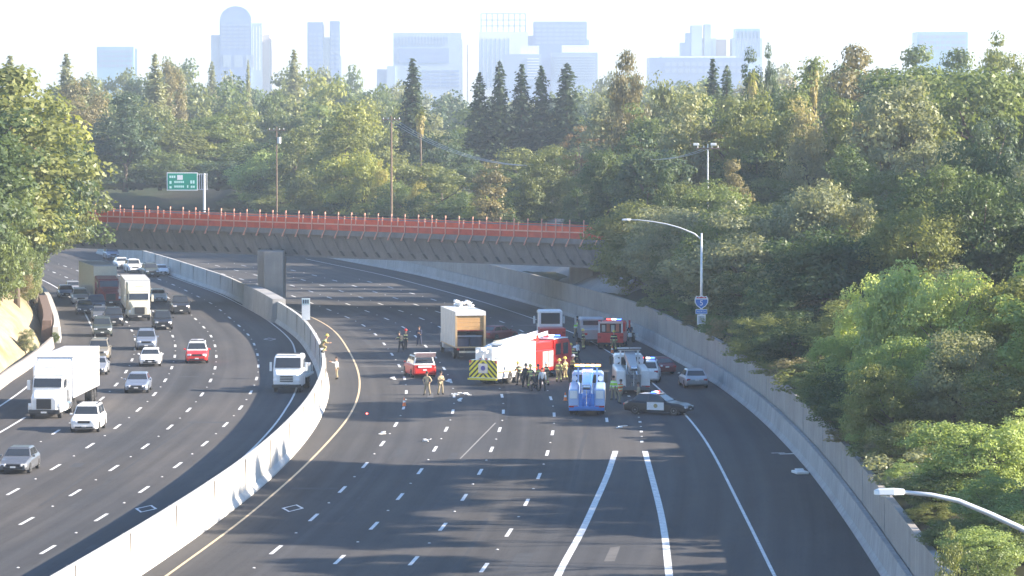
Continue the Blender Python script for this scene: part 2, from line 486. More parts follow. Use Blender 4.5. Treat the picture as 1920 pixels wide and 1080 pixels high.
tag(pd_.build('repair_patch', DARKP, road), kind='stuff'); tag(pp_.build('pale_patch', PALEP, road), kind='stuff')
for k, (cv, off, y0, y1, w) in enumerate([(YR,9.6,262,300,.22),(YR,11.2,262,300,.22),(YR,5.2,196,246,.2),(YR,6.9,205,240,.2),(YR,16.9,210,262,.24),(LC,-2.6,205,262,.2),(LC,-4.4,205,250,.2),(YR,13.2,160,200,.2)]):
    tag(solid(cv, lambda y, o=off, a=y0: o+.012*(y-a)*math.sin(y*.05), y0, y1, w, mat('tyre_mark', (.034,.034,.037), .9, noise=.3, nscale=.6), road, 'skid_mark', .0042+.0002*k), kind='stuff')
# ---------------------------------------------------------------- barriers and walls
def profile_wall(cv, off, prof, y0, y1, step, name, material, **k):
    """extrude a cross-section (list of (dx, z), anticlockwise) along the curve"""
    rings = []
    f = off if callable(off) else (lambda y: off)
    for y in ygrid(y0, y1, step):
        rings.append([(*cv.at(y, f(y)+dx), z) for dx, z in prof])
    return MB().loft(rings).build(name, material, **k)
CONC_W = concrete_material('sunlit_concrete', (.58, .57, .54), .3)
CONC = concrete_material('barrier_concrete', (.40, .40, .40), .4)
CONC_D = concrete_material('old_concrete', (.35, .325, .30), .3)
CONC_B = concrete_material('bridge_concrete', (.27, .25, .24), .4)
hh = 2.15
med = empty('median_barrier', (0,0,0), 0, 'tall pale concrete barrier curving between the two carriageways', 'barrier')
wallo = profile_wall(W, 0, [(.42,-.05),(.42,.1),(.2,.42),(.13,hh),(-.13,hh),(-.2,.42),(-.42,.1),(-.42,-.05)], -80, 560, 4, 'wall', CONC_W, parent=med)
# expansion joints, each a recessed strip
jm = MB()
for y in ygrid(100, 520, 12.2):
    x, yy = W.at(y, 0); jm.box((x, yy, hh/2), (.44, .05, hh+.01), W.head(y))
tag(jm.build('joint', CONC_D, med), kind='stuff')
rb = empty('roadside_barrier', (0,0,0), 0, 'low grey concrete barrier along the outer shoulder below the retaining wall', 'barrier')
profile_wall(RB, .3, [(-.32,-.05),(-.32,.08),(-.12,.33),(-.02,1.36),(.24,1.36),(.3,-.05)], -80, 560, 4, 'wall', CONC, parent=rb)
WALLT = lambda y: 3.35
rw = empty('retaining_wall', (0,0,0), 0, 'grey retaining wall with plants trailing over its coping behind the shoulder barrier', 'wall')
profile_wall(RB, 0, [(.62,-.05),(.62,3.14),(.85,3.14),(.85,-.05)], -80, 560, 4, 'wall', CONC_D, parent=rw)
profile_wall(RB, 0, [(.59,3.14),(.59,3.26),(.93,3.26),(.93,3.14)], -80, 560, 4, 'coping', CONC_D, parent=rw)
pm = MB()
for y in ygrid(110, 520, 14.0):
    x, yy = RB.at(y, .61); pm.box((x, yy, 1.56), (.03, .06, 3.1), RB.head(y))
tag(pm.build('joint', CONC, rw), kind='stuff')
lb = empty('ramp_barrier', (0,0,0), 0, 'low tan concrete wall at the foot of the bare dirt slope', 'barrier')
profile_wall(LC, lambda y: float(np.interp(y,[250,300,340,345],[-19.8,-19.8,-18.6,-18.4])), [(-.25,-.05),(-.12,1.0),(.1,1.0),(.25,-.05)], 150, 344, 4, 'wall', CONC_D, parent=lb)
lb2 = empty('ramp_barrier', (0,0,0), 0, 'sunlit white concrete wall end beside the empty ramp shoulder', 'barrier')
profile_wall(LC, -18.2, [(-.5,-.05),(-.4,1.5),(.1,1.5),(.3,-.05)], 349, 430, 4, 'wall', CONC_W, parent=lb2)
profile_wall(LC, -18.2, [(-1.6,-.05),(-1.4,2.0),(-.56,2.0),(-.56,-.05)], 351, 400, 4, 'backing', mat('brown_wall', (.16,.11,.09), .9, noise=.2), parent=lb2)

# ---------------------------------------------------------------- the overpass
BA = Vector((xat(200, 418), 418, zat(385, 418))); BB = Vector((xat(1110, 392), 392, zat(415, 392)))
bd = (BB - BA); blen = bd.length; bu = bd.normalized()
ang = math.atan2(bd.y, bd.x); tilt = math.asin(bu.z)
bridge = empty('overpass', BA, 0, 'concrete overpass with orange railing crossing above both carriageways', 'bridge')
bridge.rotation_euler = (0, -tilt, ang)
Ls, Le = -45.0, blen + 28.0                     # local x along; y+ away from camera; z=0 at the top of the railing
BWID = 13.0
ORANGE = mat('orange_steel', (.74, .10, .035), .55, noise=.18, nscale=1.5)
PINK = mat('pale_orange_steel', (.80, .40, .29), .5, noise=.08)
RED_W = mat('faded_red_band', (.60, .095, .045), .7, noise=.25, nscale=1.0)
sec = [(0.0,-2.45),(0,-1.75),(.35,-1.75),(.35,-1.45),(BWID-.35,-1.45),(BWID-.35,-1.75),(BWID,-1.75),(BWID,-2.45)]
def bprism(sec, x0, x1): return MB().loft([[(x0, y, z) for y, z in sec], [(x1, y, z) for y, z in sec]])
bprism([(0,-2.45),(0,-1.9),(BWID,-1.9),(BWID,-2.45)], Ls, Le).build('deck', CONC_B, bridge)
bprism([(.9,-4.75),(.45,-2.46),(BWID-.45,-2.46),(BWID-.9,-4.75)], Ls, Le).build('girder', CONC_B, bridge)
bprism([(.88,-4.95),(.88,-4.76),(BWID-.88,-4.76),(BWID-.88,-4.95)], Ls, Le).build('soffit_lip', CONC_B, bridge)
# inclined ribs down the face of the girder, one part each
rib_me = MB().loft([[(-.12,.33,-2.6),(.12,.33,-2.6),(.12,.5,-2.6),(-.12,.5,-2.6)],[(.9,.82,-4.7),(1.14,.82,-4.7),(1.14,.95,-4.7),(.9,.95,-4.7)]]).mesh('rib')
x = -2.0
while x < blen + 4:
    o = link('girder_rib', rib_me, CONC_B, bridge); o.location = (x, 0, 0); x += 1.45
sm_ = MB(); x = -20.0  # dark slanted bars stand in for shadows along the girder's lower edge
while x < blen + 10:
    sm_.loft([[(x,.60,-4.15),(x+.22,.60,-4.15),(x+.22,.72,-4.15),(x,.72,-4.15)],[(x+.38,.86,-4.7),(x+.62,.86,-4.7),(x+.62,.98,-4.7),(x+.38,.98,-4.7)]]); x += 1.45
tag(sm_.build('shadow_slot', mat('slot_shadow', (.09,.09,.095), .9), bridge), kind='stuff')
bprism([(.0,-1.89),(.0,-1.25),(.18,-1.25),(.18,-1.89)], Ls, Le).build('kerb_band', RED_W, bridge)
bprism([(.02,-1.24),(.02,-.62),(.06,-.62),(.06,-1.24)], Ls, Le).build('rail_panel', ORANGE, bridge)
bprism([(BWID-.2,-1.9),(BWID-.2,-.95),(BWID,-.95),(BWID,-1.9)], Ls, Le).build('far_parapet', CONC_B, bridge)
for nm_, z_, t_, mt_ in (('top_rail', -.20, .05, BLACK), ('mid_rail', -.45, .04, ORANGE), ('lower_rail', -1.22, .07, PINK)):
    bprism([(-.03,z_-t_),(-.03,z_+t_),(.06,z_+t_),(.06,z_-t_)], Ls, Le).build(nm_, mt_, bridge)
post_me = MB().b2(-.045,.045,-.10,.02,-1.9,.10).mesh('rail_post')
brk_me = MB().loft([[(-.05,-.12,-1.9),(.05,-.12,-1.9),(.05,.0,-1.9),(-.05,.0,-1.9)],[(-.42,-.16,-2.75),(-.30,-.16,-2.75),(-.30,.1,-2.75),(-.42,.1,-2.75)]]).mesh('bracket')
stub_me = MB().b2(-.05,.05,-.06,.04,-1.2,-.28).mesh('rail_stub')
x = -8.0; k = 0
while x < blen + 6:
    link('rail_post', post_me, PINK, bridge).location = (x, 0, 0)
    link('rail_bracket', brk_me, PINK, bridge).location = (x-.05, 0, 0)
    if k % 3 != 1: link('rail_stub', stub_me, PINK, bridge).location = (x+.5+.25*(k % 2), 0, 0)
    x += 1.63; k += 1
# piers
def pier(px, Yp, wid, dep, zt, w2=0):
    m = MB(); X = xat(px, Yp)
    loc = bridge.matrix_basis.inverted()
    pts = lambda z, s: [loc @ Vector((X+a*s, Yp+b_, z)) for a, b_ in ((-wid/2,-dep/2),(wid/2,-dep/2),(wid/2,dep/2),(-wid/2,dep/2))]
    m.loft([pts(-.1, 1), pts(zt-1.2, 1), pts(zt, 1.0)])
    return m.build('pier', CONC_D, bridge, bevel=.08)
pier(515, 408, 2.1, 5.2, 6.3)
pier(492, 410, .8, 5.0, 6.3)
pier(1090, 399, 2.5, 3, 5.5)
# pier footing mound on the median
profile_wall(W, 0, [(.75,-.05),(.7,2.4),(-.6,2.4),(-.8,-.05)], 380, 414, 4, 'pier_plinth', CONC)
tag(bpy.data.objects['pier_plinth'], 'pale concrete plinth widening the median around the overpass pier', 'plinth')
# sloping concrete abutment under the far end
ab = MB()
rb_ = []
for y in ygrid(372, 470, 7):
    x0, y0 = RB.at(y, 1.2); rb_.append([(x0, y0, 3.0), (x0+12, y0+3, 8.0), (x0+12, y0+3, -.2), (x0, y0, -.2)])
ab.loft(rb_).build('abutment_slope', CONC_D, None)
tag(bpy.data.objects['abutment_slope'], 'sloping grey concrete paving under the end of the overpass', 'embankment')

# ---------------------------------------------------------------- haze
hz = MB().b2(-6300, 6300, -300, 6400, -1.6, 170).build('haze', None, None)
hm = bpy.data.materials.new('haze'); hm.use_nodes = True
hn = hm.node_tree; hn.nodes.remove(hn.nodes['Principled BSDF'])
pv = hn.nodes.new('ShaderNodeVolumePrincipled')
pv.inputs['Density'].default_value = 2.0e-4
pv.inputs['Color'].default_value = (.74, .86, 1.0, 1)
pv.inputs['Anisotropy'].default_value = .2
hn.links.new(pv.outputs[0], hn.nodes['Material Output'].inputs['Volume'])
hz.data.materials.append(hm); tag(hz, kind='stuff')
# ---------------------------------------------------------------- downtown towers
BY = 3300.0
def tower(name, label, parts, mats, cat='tower'):
    """parts: (x0px, x1px, ytop px, depth offset, depth, material key); windows added separately"""
    t = empty(name, (xat((parts[0][0]+parts[0][1])/2, BY), BY, GTOP), 0, label, cat)
    ox = t.location.x
    for (a, b_, yt, do, dp, mk) in parts:
        m = MB(); x0, x1 = xat(a, BY)-ox, xat(b_, BY)-ox
        m.b2(x0, x1, do, do+dp, 0, zat(yt, BY)-GTOP)
        m.build('block', mats[mk], t)
    return t
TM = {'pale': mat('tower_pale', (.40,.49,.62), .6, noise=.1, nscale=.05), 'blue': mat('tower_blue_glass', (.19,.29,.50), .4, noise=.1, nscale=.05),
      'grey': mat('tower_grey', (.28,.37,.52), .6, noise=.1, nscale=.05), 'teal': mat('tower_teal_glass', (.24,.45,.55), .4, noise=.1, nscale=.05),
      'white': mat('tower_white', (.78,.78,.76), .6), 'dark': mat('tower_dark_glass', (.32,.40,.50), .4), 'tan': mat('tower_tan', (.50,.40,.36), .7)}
def grid_windows(t, a, b_, y0, y1, nx, ny, m, proud=.25, fx=.7, fy=.6, name='window', dz=0):
    """windows of one facade: shares one mesh per tower, each an object"""
    x0, x1 = xat(a, BY)-t.location.x, xat(b_, BY)-t.location.x
    z1, z0 = zat(y0, BY)-GTOP, zat(y1, BY)-GTOP
    cw, ch = (x1-x0)/nx, (z1-z0)/ny
    me = MB().b2(-cw*fx/2, cw*fx/2, -proud, proud, -ch*fy/2, ch*fy/2).mesh(name)
    for i in range(nx):
        for j in range(ny):
            link(name, me, m, t).location = (x0+cw*(i+.5), dz, z0+ch*(j+.5))
def arc_roof(t, a, b_, ybase, ytop, m, dp=30):
    x0, x1 = xat(a, BY)-t.location.x, xat(b_, BY)-t.location.x
    zb, zt = zat(ybase, BY)-GTOP, zat(ytop, BY)-GTOP
    cx, rx = (x0+x1)/2, (x1-x0)/2
    pr = [(cx+rx*math.cos(math.pi*k/12), zb+(zt-zb)*math.sin(math.pi*k/12)) for k in range(13)]
    MB().loft([[(p[0], 2, p[1]) for p in pr], [(p[0], 2+dp, p[1]) for p in pr]]).build('arched_roof', m, t)
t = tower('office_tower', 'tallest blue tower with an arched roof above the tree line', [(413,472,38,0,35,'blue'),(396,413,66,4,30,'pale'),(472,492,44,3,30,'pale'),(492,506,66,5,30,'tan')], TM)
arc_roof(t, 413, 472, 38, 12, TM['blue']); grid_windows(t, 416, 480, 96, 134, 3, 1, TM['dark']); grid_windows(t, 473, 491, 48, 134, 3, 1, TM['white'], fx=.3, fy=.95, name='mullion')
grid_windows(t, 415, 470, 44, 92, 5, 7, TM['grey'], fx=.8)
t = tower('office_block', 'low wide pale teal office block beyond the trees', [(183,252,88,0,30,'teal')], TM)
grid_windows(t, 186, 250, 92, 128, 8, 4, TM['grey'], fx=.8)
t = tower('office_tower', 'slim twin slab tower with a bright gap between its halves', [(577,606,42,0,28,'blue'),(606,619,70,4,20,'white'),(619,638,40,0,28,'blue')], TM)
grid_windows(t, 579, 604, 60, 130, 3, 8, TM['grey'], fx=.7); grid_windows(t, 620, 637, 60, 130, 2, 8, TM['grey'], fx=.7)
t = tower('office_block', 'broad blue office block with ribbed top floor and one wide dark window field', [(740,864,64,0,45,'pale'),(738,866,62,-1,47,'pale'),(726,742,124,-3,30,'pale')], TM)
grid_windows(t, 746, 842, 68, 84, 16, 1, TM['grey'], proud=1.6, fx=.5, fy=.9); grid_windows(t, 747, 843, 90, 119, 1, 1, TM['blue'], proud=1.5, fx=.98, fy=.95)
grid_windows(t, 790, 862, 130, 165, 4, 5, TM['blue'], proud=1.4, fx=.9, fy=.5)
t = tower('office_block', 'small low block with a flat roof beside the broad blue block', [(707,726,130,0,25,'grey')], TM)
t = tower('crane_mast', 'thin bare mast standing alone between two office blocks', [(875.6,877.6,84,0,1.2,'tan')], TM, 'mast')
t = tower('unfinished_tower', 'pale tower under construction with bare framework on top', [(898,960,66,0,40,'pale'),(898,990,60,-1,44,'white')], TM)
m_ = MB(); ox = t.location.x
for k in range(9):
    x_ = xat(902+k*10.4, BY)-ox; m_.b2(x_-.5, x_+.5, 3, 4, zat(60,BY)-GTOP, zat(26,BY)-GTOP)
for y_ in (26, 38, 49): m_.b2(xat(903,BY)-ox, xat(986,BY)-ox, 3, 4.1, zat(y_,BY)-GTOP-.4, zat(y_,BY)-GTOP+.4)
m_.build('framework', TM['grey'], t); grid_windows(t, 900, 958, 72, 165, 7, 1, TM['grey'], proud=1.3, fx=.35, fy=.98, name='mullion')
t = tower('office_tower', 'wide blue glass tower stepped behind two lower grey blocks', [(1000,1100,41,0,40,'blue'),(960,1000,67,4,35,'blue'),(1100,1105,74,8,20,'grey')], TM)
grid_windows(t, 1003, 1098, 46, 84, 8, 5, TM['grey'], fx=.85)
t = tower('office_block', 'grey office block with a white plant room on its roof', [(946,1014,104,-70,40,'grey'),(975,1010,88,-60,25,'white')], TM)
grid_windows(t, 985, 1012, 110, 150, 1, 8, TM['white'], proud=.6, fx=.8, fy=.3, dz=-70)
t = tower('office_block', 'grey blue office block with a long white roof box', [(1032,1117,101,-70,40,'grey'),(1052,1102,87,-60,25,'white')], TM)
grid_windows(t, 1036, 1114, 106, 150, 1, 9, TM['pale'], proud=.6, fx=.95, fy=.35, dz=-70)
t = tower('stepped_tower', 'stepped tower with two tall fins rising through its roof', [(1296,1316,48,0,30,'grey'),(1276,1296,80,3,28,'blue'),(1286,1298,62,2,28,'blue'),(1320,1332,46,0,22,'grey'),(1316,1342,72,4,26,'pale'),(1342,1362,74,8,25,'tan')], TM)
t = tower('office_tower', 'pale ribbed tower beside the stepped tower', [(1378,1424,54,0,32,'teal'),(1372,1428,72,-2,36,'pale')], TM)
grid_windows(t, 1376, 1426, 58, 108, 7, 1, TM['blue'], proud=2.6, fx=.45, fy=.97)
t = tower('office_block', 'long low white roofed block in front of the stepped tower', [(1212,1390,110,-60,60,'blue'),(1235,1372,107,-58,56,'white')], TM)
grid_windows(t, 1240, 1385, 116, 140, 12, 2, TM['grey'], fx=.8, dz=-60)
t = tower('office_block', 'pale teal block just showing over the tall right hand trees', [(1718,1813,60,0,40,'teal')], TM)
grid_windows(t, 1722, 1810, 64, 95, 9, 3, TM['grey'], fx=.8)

# ---------------------------------------------------------------- trees
BARK = mat('bark', (.12,.095,.07), .9, noise=.3, nscale=4)
def leaf_mesh(name, cen, out, size, aspect=.6, tint=None, droop=0.0):
    """one quad per leaf spray; cen Nx3, out Nx3 (facing), size N"""
    n = len(cen)
    nrm = out + np.random.normal(0, .42, (n, 3)); nrm /= np.linalg.norm(nrm, axis=1)[:, None]
    up = np.random.normal(0, 1, (n, 3)); up[:, 2] += droop
    t1 = np.cross(nrm, up); t1 /= (np.linalg.norm(t1, axis=1)[:, None] + 1e-9)
    t2 = np.cross(nrm, t1)
    s = size[:, None]
    a = t1 * s * .5 * aspect; b = t2 * s * .5
    k = np.random.uniform(.3, 1.0, (n, 4, 1))
    V = np.stack([cen - b, cen + a * (.6+.5*k[:, 1]), cen + b * (.7+.4*k[:, 2]), cen - a * (.6+.5*k[:, 3])], 1) + nrm[:, None, :] * (k - .6) * s[:, None, :] * .3
    me = bpy.data.meshes.new(name)
    me.vertices.add(4*n); me.vertices.foreach_set('co', V.astype(np.float32).ravel())
    me.loops.add(4*n); me.loops.foreach_set('vertex_index', np.arange(4*n, dtype=np.int32))
    me.polygons.add(n); me.polygons.foreach_set('loop_start', np.arange(0, 4*n, 4, dtype=np.int32)); me.polygons.foreach_set('loop_total', np.full(n, 4, np.int32))
    at = me.attributes.new('tint', 'FLOAT', 'FACE')
    at.data.foreach_set('value', (np.random.uniform(0, 1, n) if tint is None else tint).astype(np.float32))
    me.update(); me.validate()
    return me

def blob_points(nclump, perclump, rad, cz, crad, lower=.25, seed=0):
    """clumps through an uneven ellipsoid volume, leaves on and inside each clump"""
    rs = np.random.RandomState(seed)
    d = rs.normal(0, 1, (nclump, 3)); d /= np.linalg.norm(d, axis=1)[:, None]
    r = rs.uniform(.25, 1, nclump) ** .45
    wob = 1 + .16*np.sin(d[:, 0]*3 + seed) + .14*np.sin(d[:, 1]*4 + seed*2) + .12*np.sin(d[:, 2]*5+seed)
    C = d * (r * wob)[:, None] * np.array(rad)
    C[:, 2] = np.where(C[:, 2] < 0, C[:, 2]*(1-lower), C[:, 2])
    C[:, 2] += cz
    cr = crad * rs.uniform(.55, 1.3, nclump)
    tint0 = rs.uniform(0, 1, nclump)
    P, O, T = [], [], []
    for i in range(nclump):
        n = int(perclump * (cr[i]/crad)**2 * rs.uniform(.6, 1.3)) + 4
        q = rs.normal(0, 1, (n, 3)); q /= np.linalg.norm(q, axis=1)[:, None]
        q[:, 2] = np.where(q[:, 2] < -.3, q[:, 2]*.5, q[:, 2])
        rr = cr[i] * rs.uniform(.35, 1.12, n) ** .6
        P.append(C[i] + q * rr[:, None] * np.array([1, 1, .78])); O.append(q + np.array([0, 0, .35]))
        T.append(np.clip(tint0[i]*.55 + rs.uniform(0, .45, n), 0, 1))
    return np.vstack(P), np.vstack(O), np.concatenate(T), C

def limb_mesh(C, cz, h0, r0, seed, n=7, top=.55):
    rs = np.random.RandomState(seed+50); m = MB()
    zt = cz * 1.15
    pts = [(rs.uniform(-.25,.25)*k, rs.uniform(-.25,.25)*k, zt*k/5.0 - (.4 if k == 0 else 0)) for k in range(6)]
    m.tube(pts, [r0*(1.25 if k == 0 else 1-.14*k) for k in range(6)], 8)
    idx = rs.choice(len(C), min(n, len(C)), replace=False)
    for i in idx:
        b0 = Vector(pts[rs.randint(2, 5)]); e = Vector(C[i])
        mid = b0.lerp(e, .5) + Vector((0, 0, -.1*(e-b0).length))
        m.tube([b0, mid, b0.lerp(e, .95)], [r0*.5, r0*.32, r0*.12], 5)
    return m.mesh('trunk', True)

KIND = {}
def add_kind(key, H, Rw, crowns, trunks): KIND.setdefault(key, dict(H=H, R=Rw, crowns=crowns, trunks=trunks))
def mk_broad(key, n, nclump, per, rad, cz, crad, leaf, r0, asp=.65, droop=0.0, lower=.25, seed=1):
    cr, tr = [], []
    for k in range(n):
        P, O, T, C = blob_points(nclump, per, rad, cz, crad, lower, seed*10+k)
        sz = np.random.uniform(.55, 1.25, len(P)) * leaf
        cr.append(leaf_mesh('crown', P, O, sz, asp, T, droop)); tr.append(limb_mesh(C, cz, 0, r0, seed*10+k))
    zt = float(max(p for p in (P[:, 2].max(),)))
    add_kind(key, cz + rad[2]*1.02, rad[0]*1.05, cr, tr)
mk_broad('near', 5, 120, 190, (4.6, 4.6, 5.0), 5.2, 1.3, .33, .26, lower=.12, seed=1)
mk_broad('round', 5, 75, 125, (4.8, 4.8, 5.0), 5.6, 1.6, .52, .32, lower=.15, seed=2)
mk_broad('tall', 5, 105, 110, (4.4, 4.4, 8.6), 9.4, 1.6, .52, .38, lower=.15, seed=3)
mk_broad('ragged', 3, 60, 85, (5.0, 5.0, 7.0), 9.0, 1.2, .48, .36, seed=4)
mk_broad('far', 5, 55, 75, (5.0, 5.0, 6.2), 7.0, 1.9, .85, .35, lower=.15, seed=5)
mk_broad('shrub', 4, 30, 110, (2.0, 2.0, 1.5), 1.35, .68, .26, .06, lower=.1, seed=6)
mk_broad('column', 3, 60, 95, (2.2, 2.2, 7.0), 8.0, 1.05, .42, .28, seed=7)
mk_broad('umbrella', 3, 90, 190, (5.2, 5.2, 2.9), 16.2, 1.3, .42, .3, lower=.1, seed=8)
mk_broad('parasol', 3, 70, 200, (5.2, 5.2, 1.6), 17.6, 1.1, .42, .3, lower=.1, seed=10)
mk_broad('overhang', 3, 80, 180, (5.0, 5.0, 3.5), 7.6, 1.25, .36, .3, lower=.1, seed=9)
def mk_conifer(key, n, H, Rb, tiers, per, leaf):
    cr, tr = [], []
    for k in range(n):
        rs = np.random.RandomState(900+k); P, O, T = [], [], []
        for t in range(tiers):
            f = t/(tiers-1.0); z = H*(.12+.87*f); rr = Rb*(1-f)**.72*rs.uniform(.8, 1.15)+.12
            nb = max(4, int(11*(1-f)+3)); a0 = rs.uniform(0, 6.28)
            for b_ in range(nb):
                a = a0+6.283*b_/nb+rs.uniform(-.2, .2); L = rr*rs.uniform(.6, 1.15); q = max(5, int(per*(L/Rb)*1.4+5))
                s = rs.uniform(.05, 1, q)**.6; w = .13*L+.12
                P.append(np.stack([np.cos(a)*L*s+rs.normal(0, w, q), np.sin(a)*L*s+rs.normal(0, w, q), z-.28*L*s**1.5+rs.normal(0, .16, q)], 1))
                O.append(np.stack([np.cos(a)*np.ones(q)*.5, np.sin(a)*np.ones(q)*.5, np.ones(q)], 1)); T.append(np.full(q, rs.uniform(.1, .8))+rs.uniform(-.1, .2, q))
        P, O, T = np.vstack(P), np.vstack(O), np.concatenate(T)
        cr.append(leaf_mesh('crown', P, O, np.random.uniform(.6, 1.2, len(P))*leaf, .5, np.clip(T, 0, 1)))
        tr.append(MB().tube([(0,0,-.4),(0,0,H*.5),(0,0,H*.97)], [.42,.25,.04], 8).mesh('trunk', True))
    add_kind(key, H, Rb, cr, tr)
mk_conifer('conifer', 4, 24, 4.2, 34, 26, .95)
def mk_palm(key, n, H, fr):
    cr, tr, sk = [], [], []
    for k in range(n):
        rs = np.random.RandomState(700+k); P, O, S_ = [], [], []
        for i in range(34):
            a = rs.uniform(0, 6.28); el = rs.uniform(-.5, 1.3); L = fr*rs.uniform(.8, 1.1)
            for j in range(16):
                s = (j+1)/16.; P.append((math.cos(a)*math.cos(el)*L*s, math.sin(a)*math.cos(el)*L*s, H+math.sin(el)*L*s-.55*L*s*s))
                O.append((math.cos(a)*.2, math.sin(a)*.2, 1)); S_.append(.75*(1.15-s)+.25)
        cr.append(leaf_mesh('crown', np.array(P), np.array(O), np.array(S_)*1.0, .35))
        q = 260; a = rs.uniform(0, 6.28, q); z = rs.uniform(0, 1, q); r_ = .5+.5*z
        sk.append(leaf_mesh('dead_fronds', np.stack([np.cos(a)*r_, np.sin(a)*r_, H-3.6+3.2*z], 1), np.stack([np.cos(a), np.sin(a), .2*np.ones(q)], 1), np.full(q, .9), .3, None, 3.0))
        tr.append(MB().tube([(0,0,-.4),(.15,.1,H*.5),(0,0,H)], [.34,.26,.24], 8).mesh('trunk', True))
    add_kind(key, H+1.6, fr, cr, tr); KIND[key]['skirt'] = sk
mk_palm('palm', 2, 15, 2.6)

TREES = []
_seen = set()
_rs = random.Random(11)
def tree(x, y, ztop, rad, kind, colour, label, group=None, base=None, cat='tree', name=None):
    k = KIND[kind]; gz = ground_z(x, y) if base is None else base
    H = max(1.0, ztop - gz); s = H / k['H']; sx = rad / k['R']
    if kind == 'shrub' and s > 1.7*sx:
        kind = 'near'; k = KIND[kind]; s = H / k['H']; sx = rad / k['R']
    if kind == 'ragged' and s > 1.25*sx:
        kind = 'tall'; k = KIND[kind]; s = H / k['H']; sx = rad / k['R']
    i = _rs.randrange(len(k['crowns']))
    while label in _seen: label = label.replace(', near the last', '') + ', near the last'
    _seen.add(label)
    t = empty(name or ('shrub' if cat == 'shrub' else kind_name.get(kind, 'tree')), (x, y, gz), _rs.uniform(0, 6.28), label, cat, group)
    t.scale = (sx, sx * _rs.uniform(.9, 1.1), s)
    link('trunk', k['trunks'][i], BARK, t)
    link('crown', k['crowns'][i], foliage_material(colour), t)
    if 'skirt' in k: link('dead_fronds', k['skirt'][i], foliage_material('dry tan'), t)
    TREES.append(t)
    return t
kind_name = {'near': 'leafy_tree', 'round': 'round_tree', 'tall': 'tall_tree', 'ragged': 'ragged_tree', 'far': 'distant_tree', 'conifer': 'conifer', 'palm': 'palm_tree', 'column': 'columnar_tree', 'shrub': 'shrub'}
def ptree(px, ytop, Y, wpx, kind, colour, label, **k):
    if 415 < Y < 640 and 75 < px < 1000: Y = max(Y, yedge(px, Y))
    return tree(xat(px, Y), Y, zat(ytop, Y), wpx/2/FPX*Y, kind, colour, label, **k)
# label words from what stands near
def place_words(px, row):
    marks = [(0,60,'over the dirt slope'),(60,200,'past the traffic jam'),(200,300,'beside the railing start'),(300,400,'behind the green sign'),
             (400,560,'between sign and pier'),(560,700,'just past the pier'),(700,800,'around the wooden pole'),
             (800,880,'before the conifers'),(880,960,'under the first conifers'),(960,1040,'under the middle conifers'),(1040,1110,'above the railing end'),
             (1110,1200,'behind the lamp arm'),(1200,1290,'before the floodlight pole'),(1290,1380,'at the floodlight pole'),(1380,1480,'beyond the shield sign'),
             (1480,1580,'under the skyline palm'),(1580,1700,'past the skyline palm'),(1700,1800,'below the teal block'),(1800,1960,'at the hillside edge')]
    for a, b_, w in marks:
        if a <= px < b_: return w
    return 'beyond the hillside edge'
used_labels = {}
def auto_label(colour, kind, px, row):
    size = {'near': 'leafy', 'round': 'round crowned', 'tall': 'tall', 'ragged': 'ragged', 'far': 'distant', 'column': 'slim upright', 'conifer': 'pointed', 'shrub': 'bushy'}[kind]
    thing = {'conifer': 'conifer', 'shrub': 'shrub'}.get(kind, 'tree')
    base = f'{colour} {size} {thing} {row}, {place_words(px, row)}'
    n = used_labels.get(base, 0); used_labels[base] = n + 1
    extra = ['', ', second', ', third', ', fourth', ', last'][min(n, 4)]
    return base + extra

# -- trees and bushes beside the left slope
ptree(0, 128, 352, 270, 'tall', 'olive green', 'big olive tree with sunlit crown towering over the dirt slope', base=6)
ptree(40, 140, 385, 230, 'tall', 'yellow green', 'yellow green tree top catching the sun beside the skyline', base=6)
ptree(-90, 150, 330, 260, 'tall', 'deep green', 'dark green tree at the frame edge above the dirt slope', base=7)
ptree(22, 235, 366, 290, 'overhang', 'deep green', 'dark tree spreading low over the jammed oncoming lanes')
ptree(-20, 270, 338, 190, 'near', 'mid green', 'mid green tree in the thick of the foliage over the dirt slope')
ptree(62, 265, 400, 250, 'overhang', 'olive green', 'drooping olive tree reaching the start of the orange railing')
ptree(70, 330, 410, 255, 'overhang', 'deep green', 'green tree whose branches hide the near end of the overpass')
ptree(30, 330, 358, 190, 'overhang', 'deep green', 'dark leafy tree shading the far traffic queue')
ptree(0, 400, 345, 110, 'near', 'mid green', 'low green tree above the dry brush')
ptree(55, 385, 396, 190, 'overhang', 'olive green', 'low olive tree beside the far box trailer')
ptree(40, 440, 380, 100, 'near', 'mid green', 'small green tree at the roadside above the dark cars')
for i, (px, yt, Y, w, c_) in enumerate([(2,490,352,50,'dry tan'),(34,492,366,50,'brownish'),(52,470,380,50,'olive green'),(60,500,392,36,'grey green'),(-16,505,346,44,'dry tan'),(44,520,374,34,'olive green'),(-40,480,340,60,'brownish'),(56,480,400,40,'mid green')]):
    ptree(px, yt, Y, w, 'shrub', c_, ['straw coloured dry bush highest on the dirt slope','brown dry bush beside the straw coloured one','olive bush under the roadside trees','grey green bush hanging toward the white wall end','low straw bush on the lip of the dirt slope','small olive bush on the lip of the dirt slope','brown bush at the frame edge above the slope','green bush beside the farthest dark cars'][i], cat='shrub')
ptree(46, 622, 322, 36, 'shrub', 'grey green', 'pale sage shrub alone on the bare dirt slope', cat='shrub')
ptree(103, 628, 347, 16, 'shrub', 'mid green', 'tiny green shrub at the foot of the white wall end', cat='shrub')

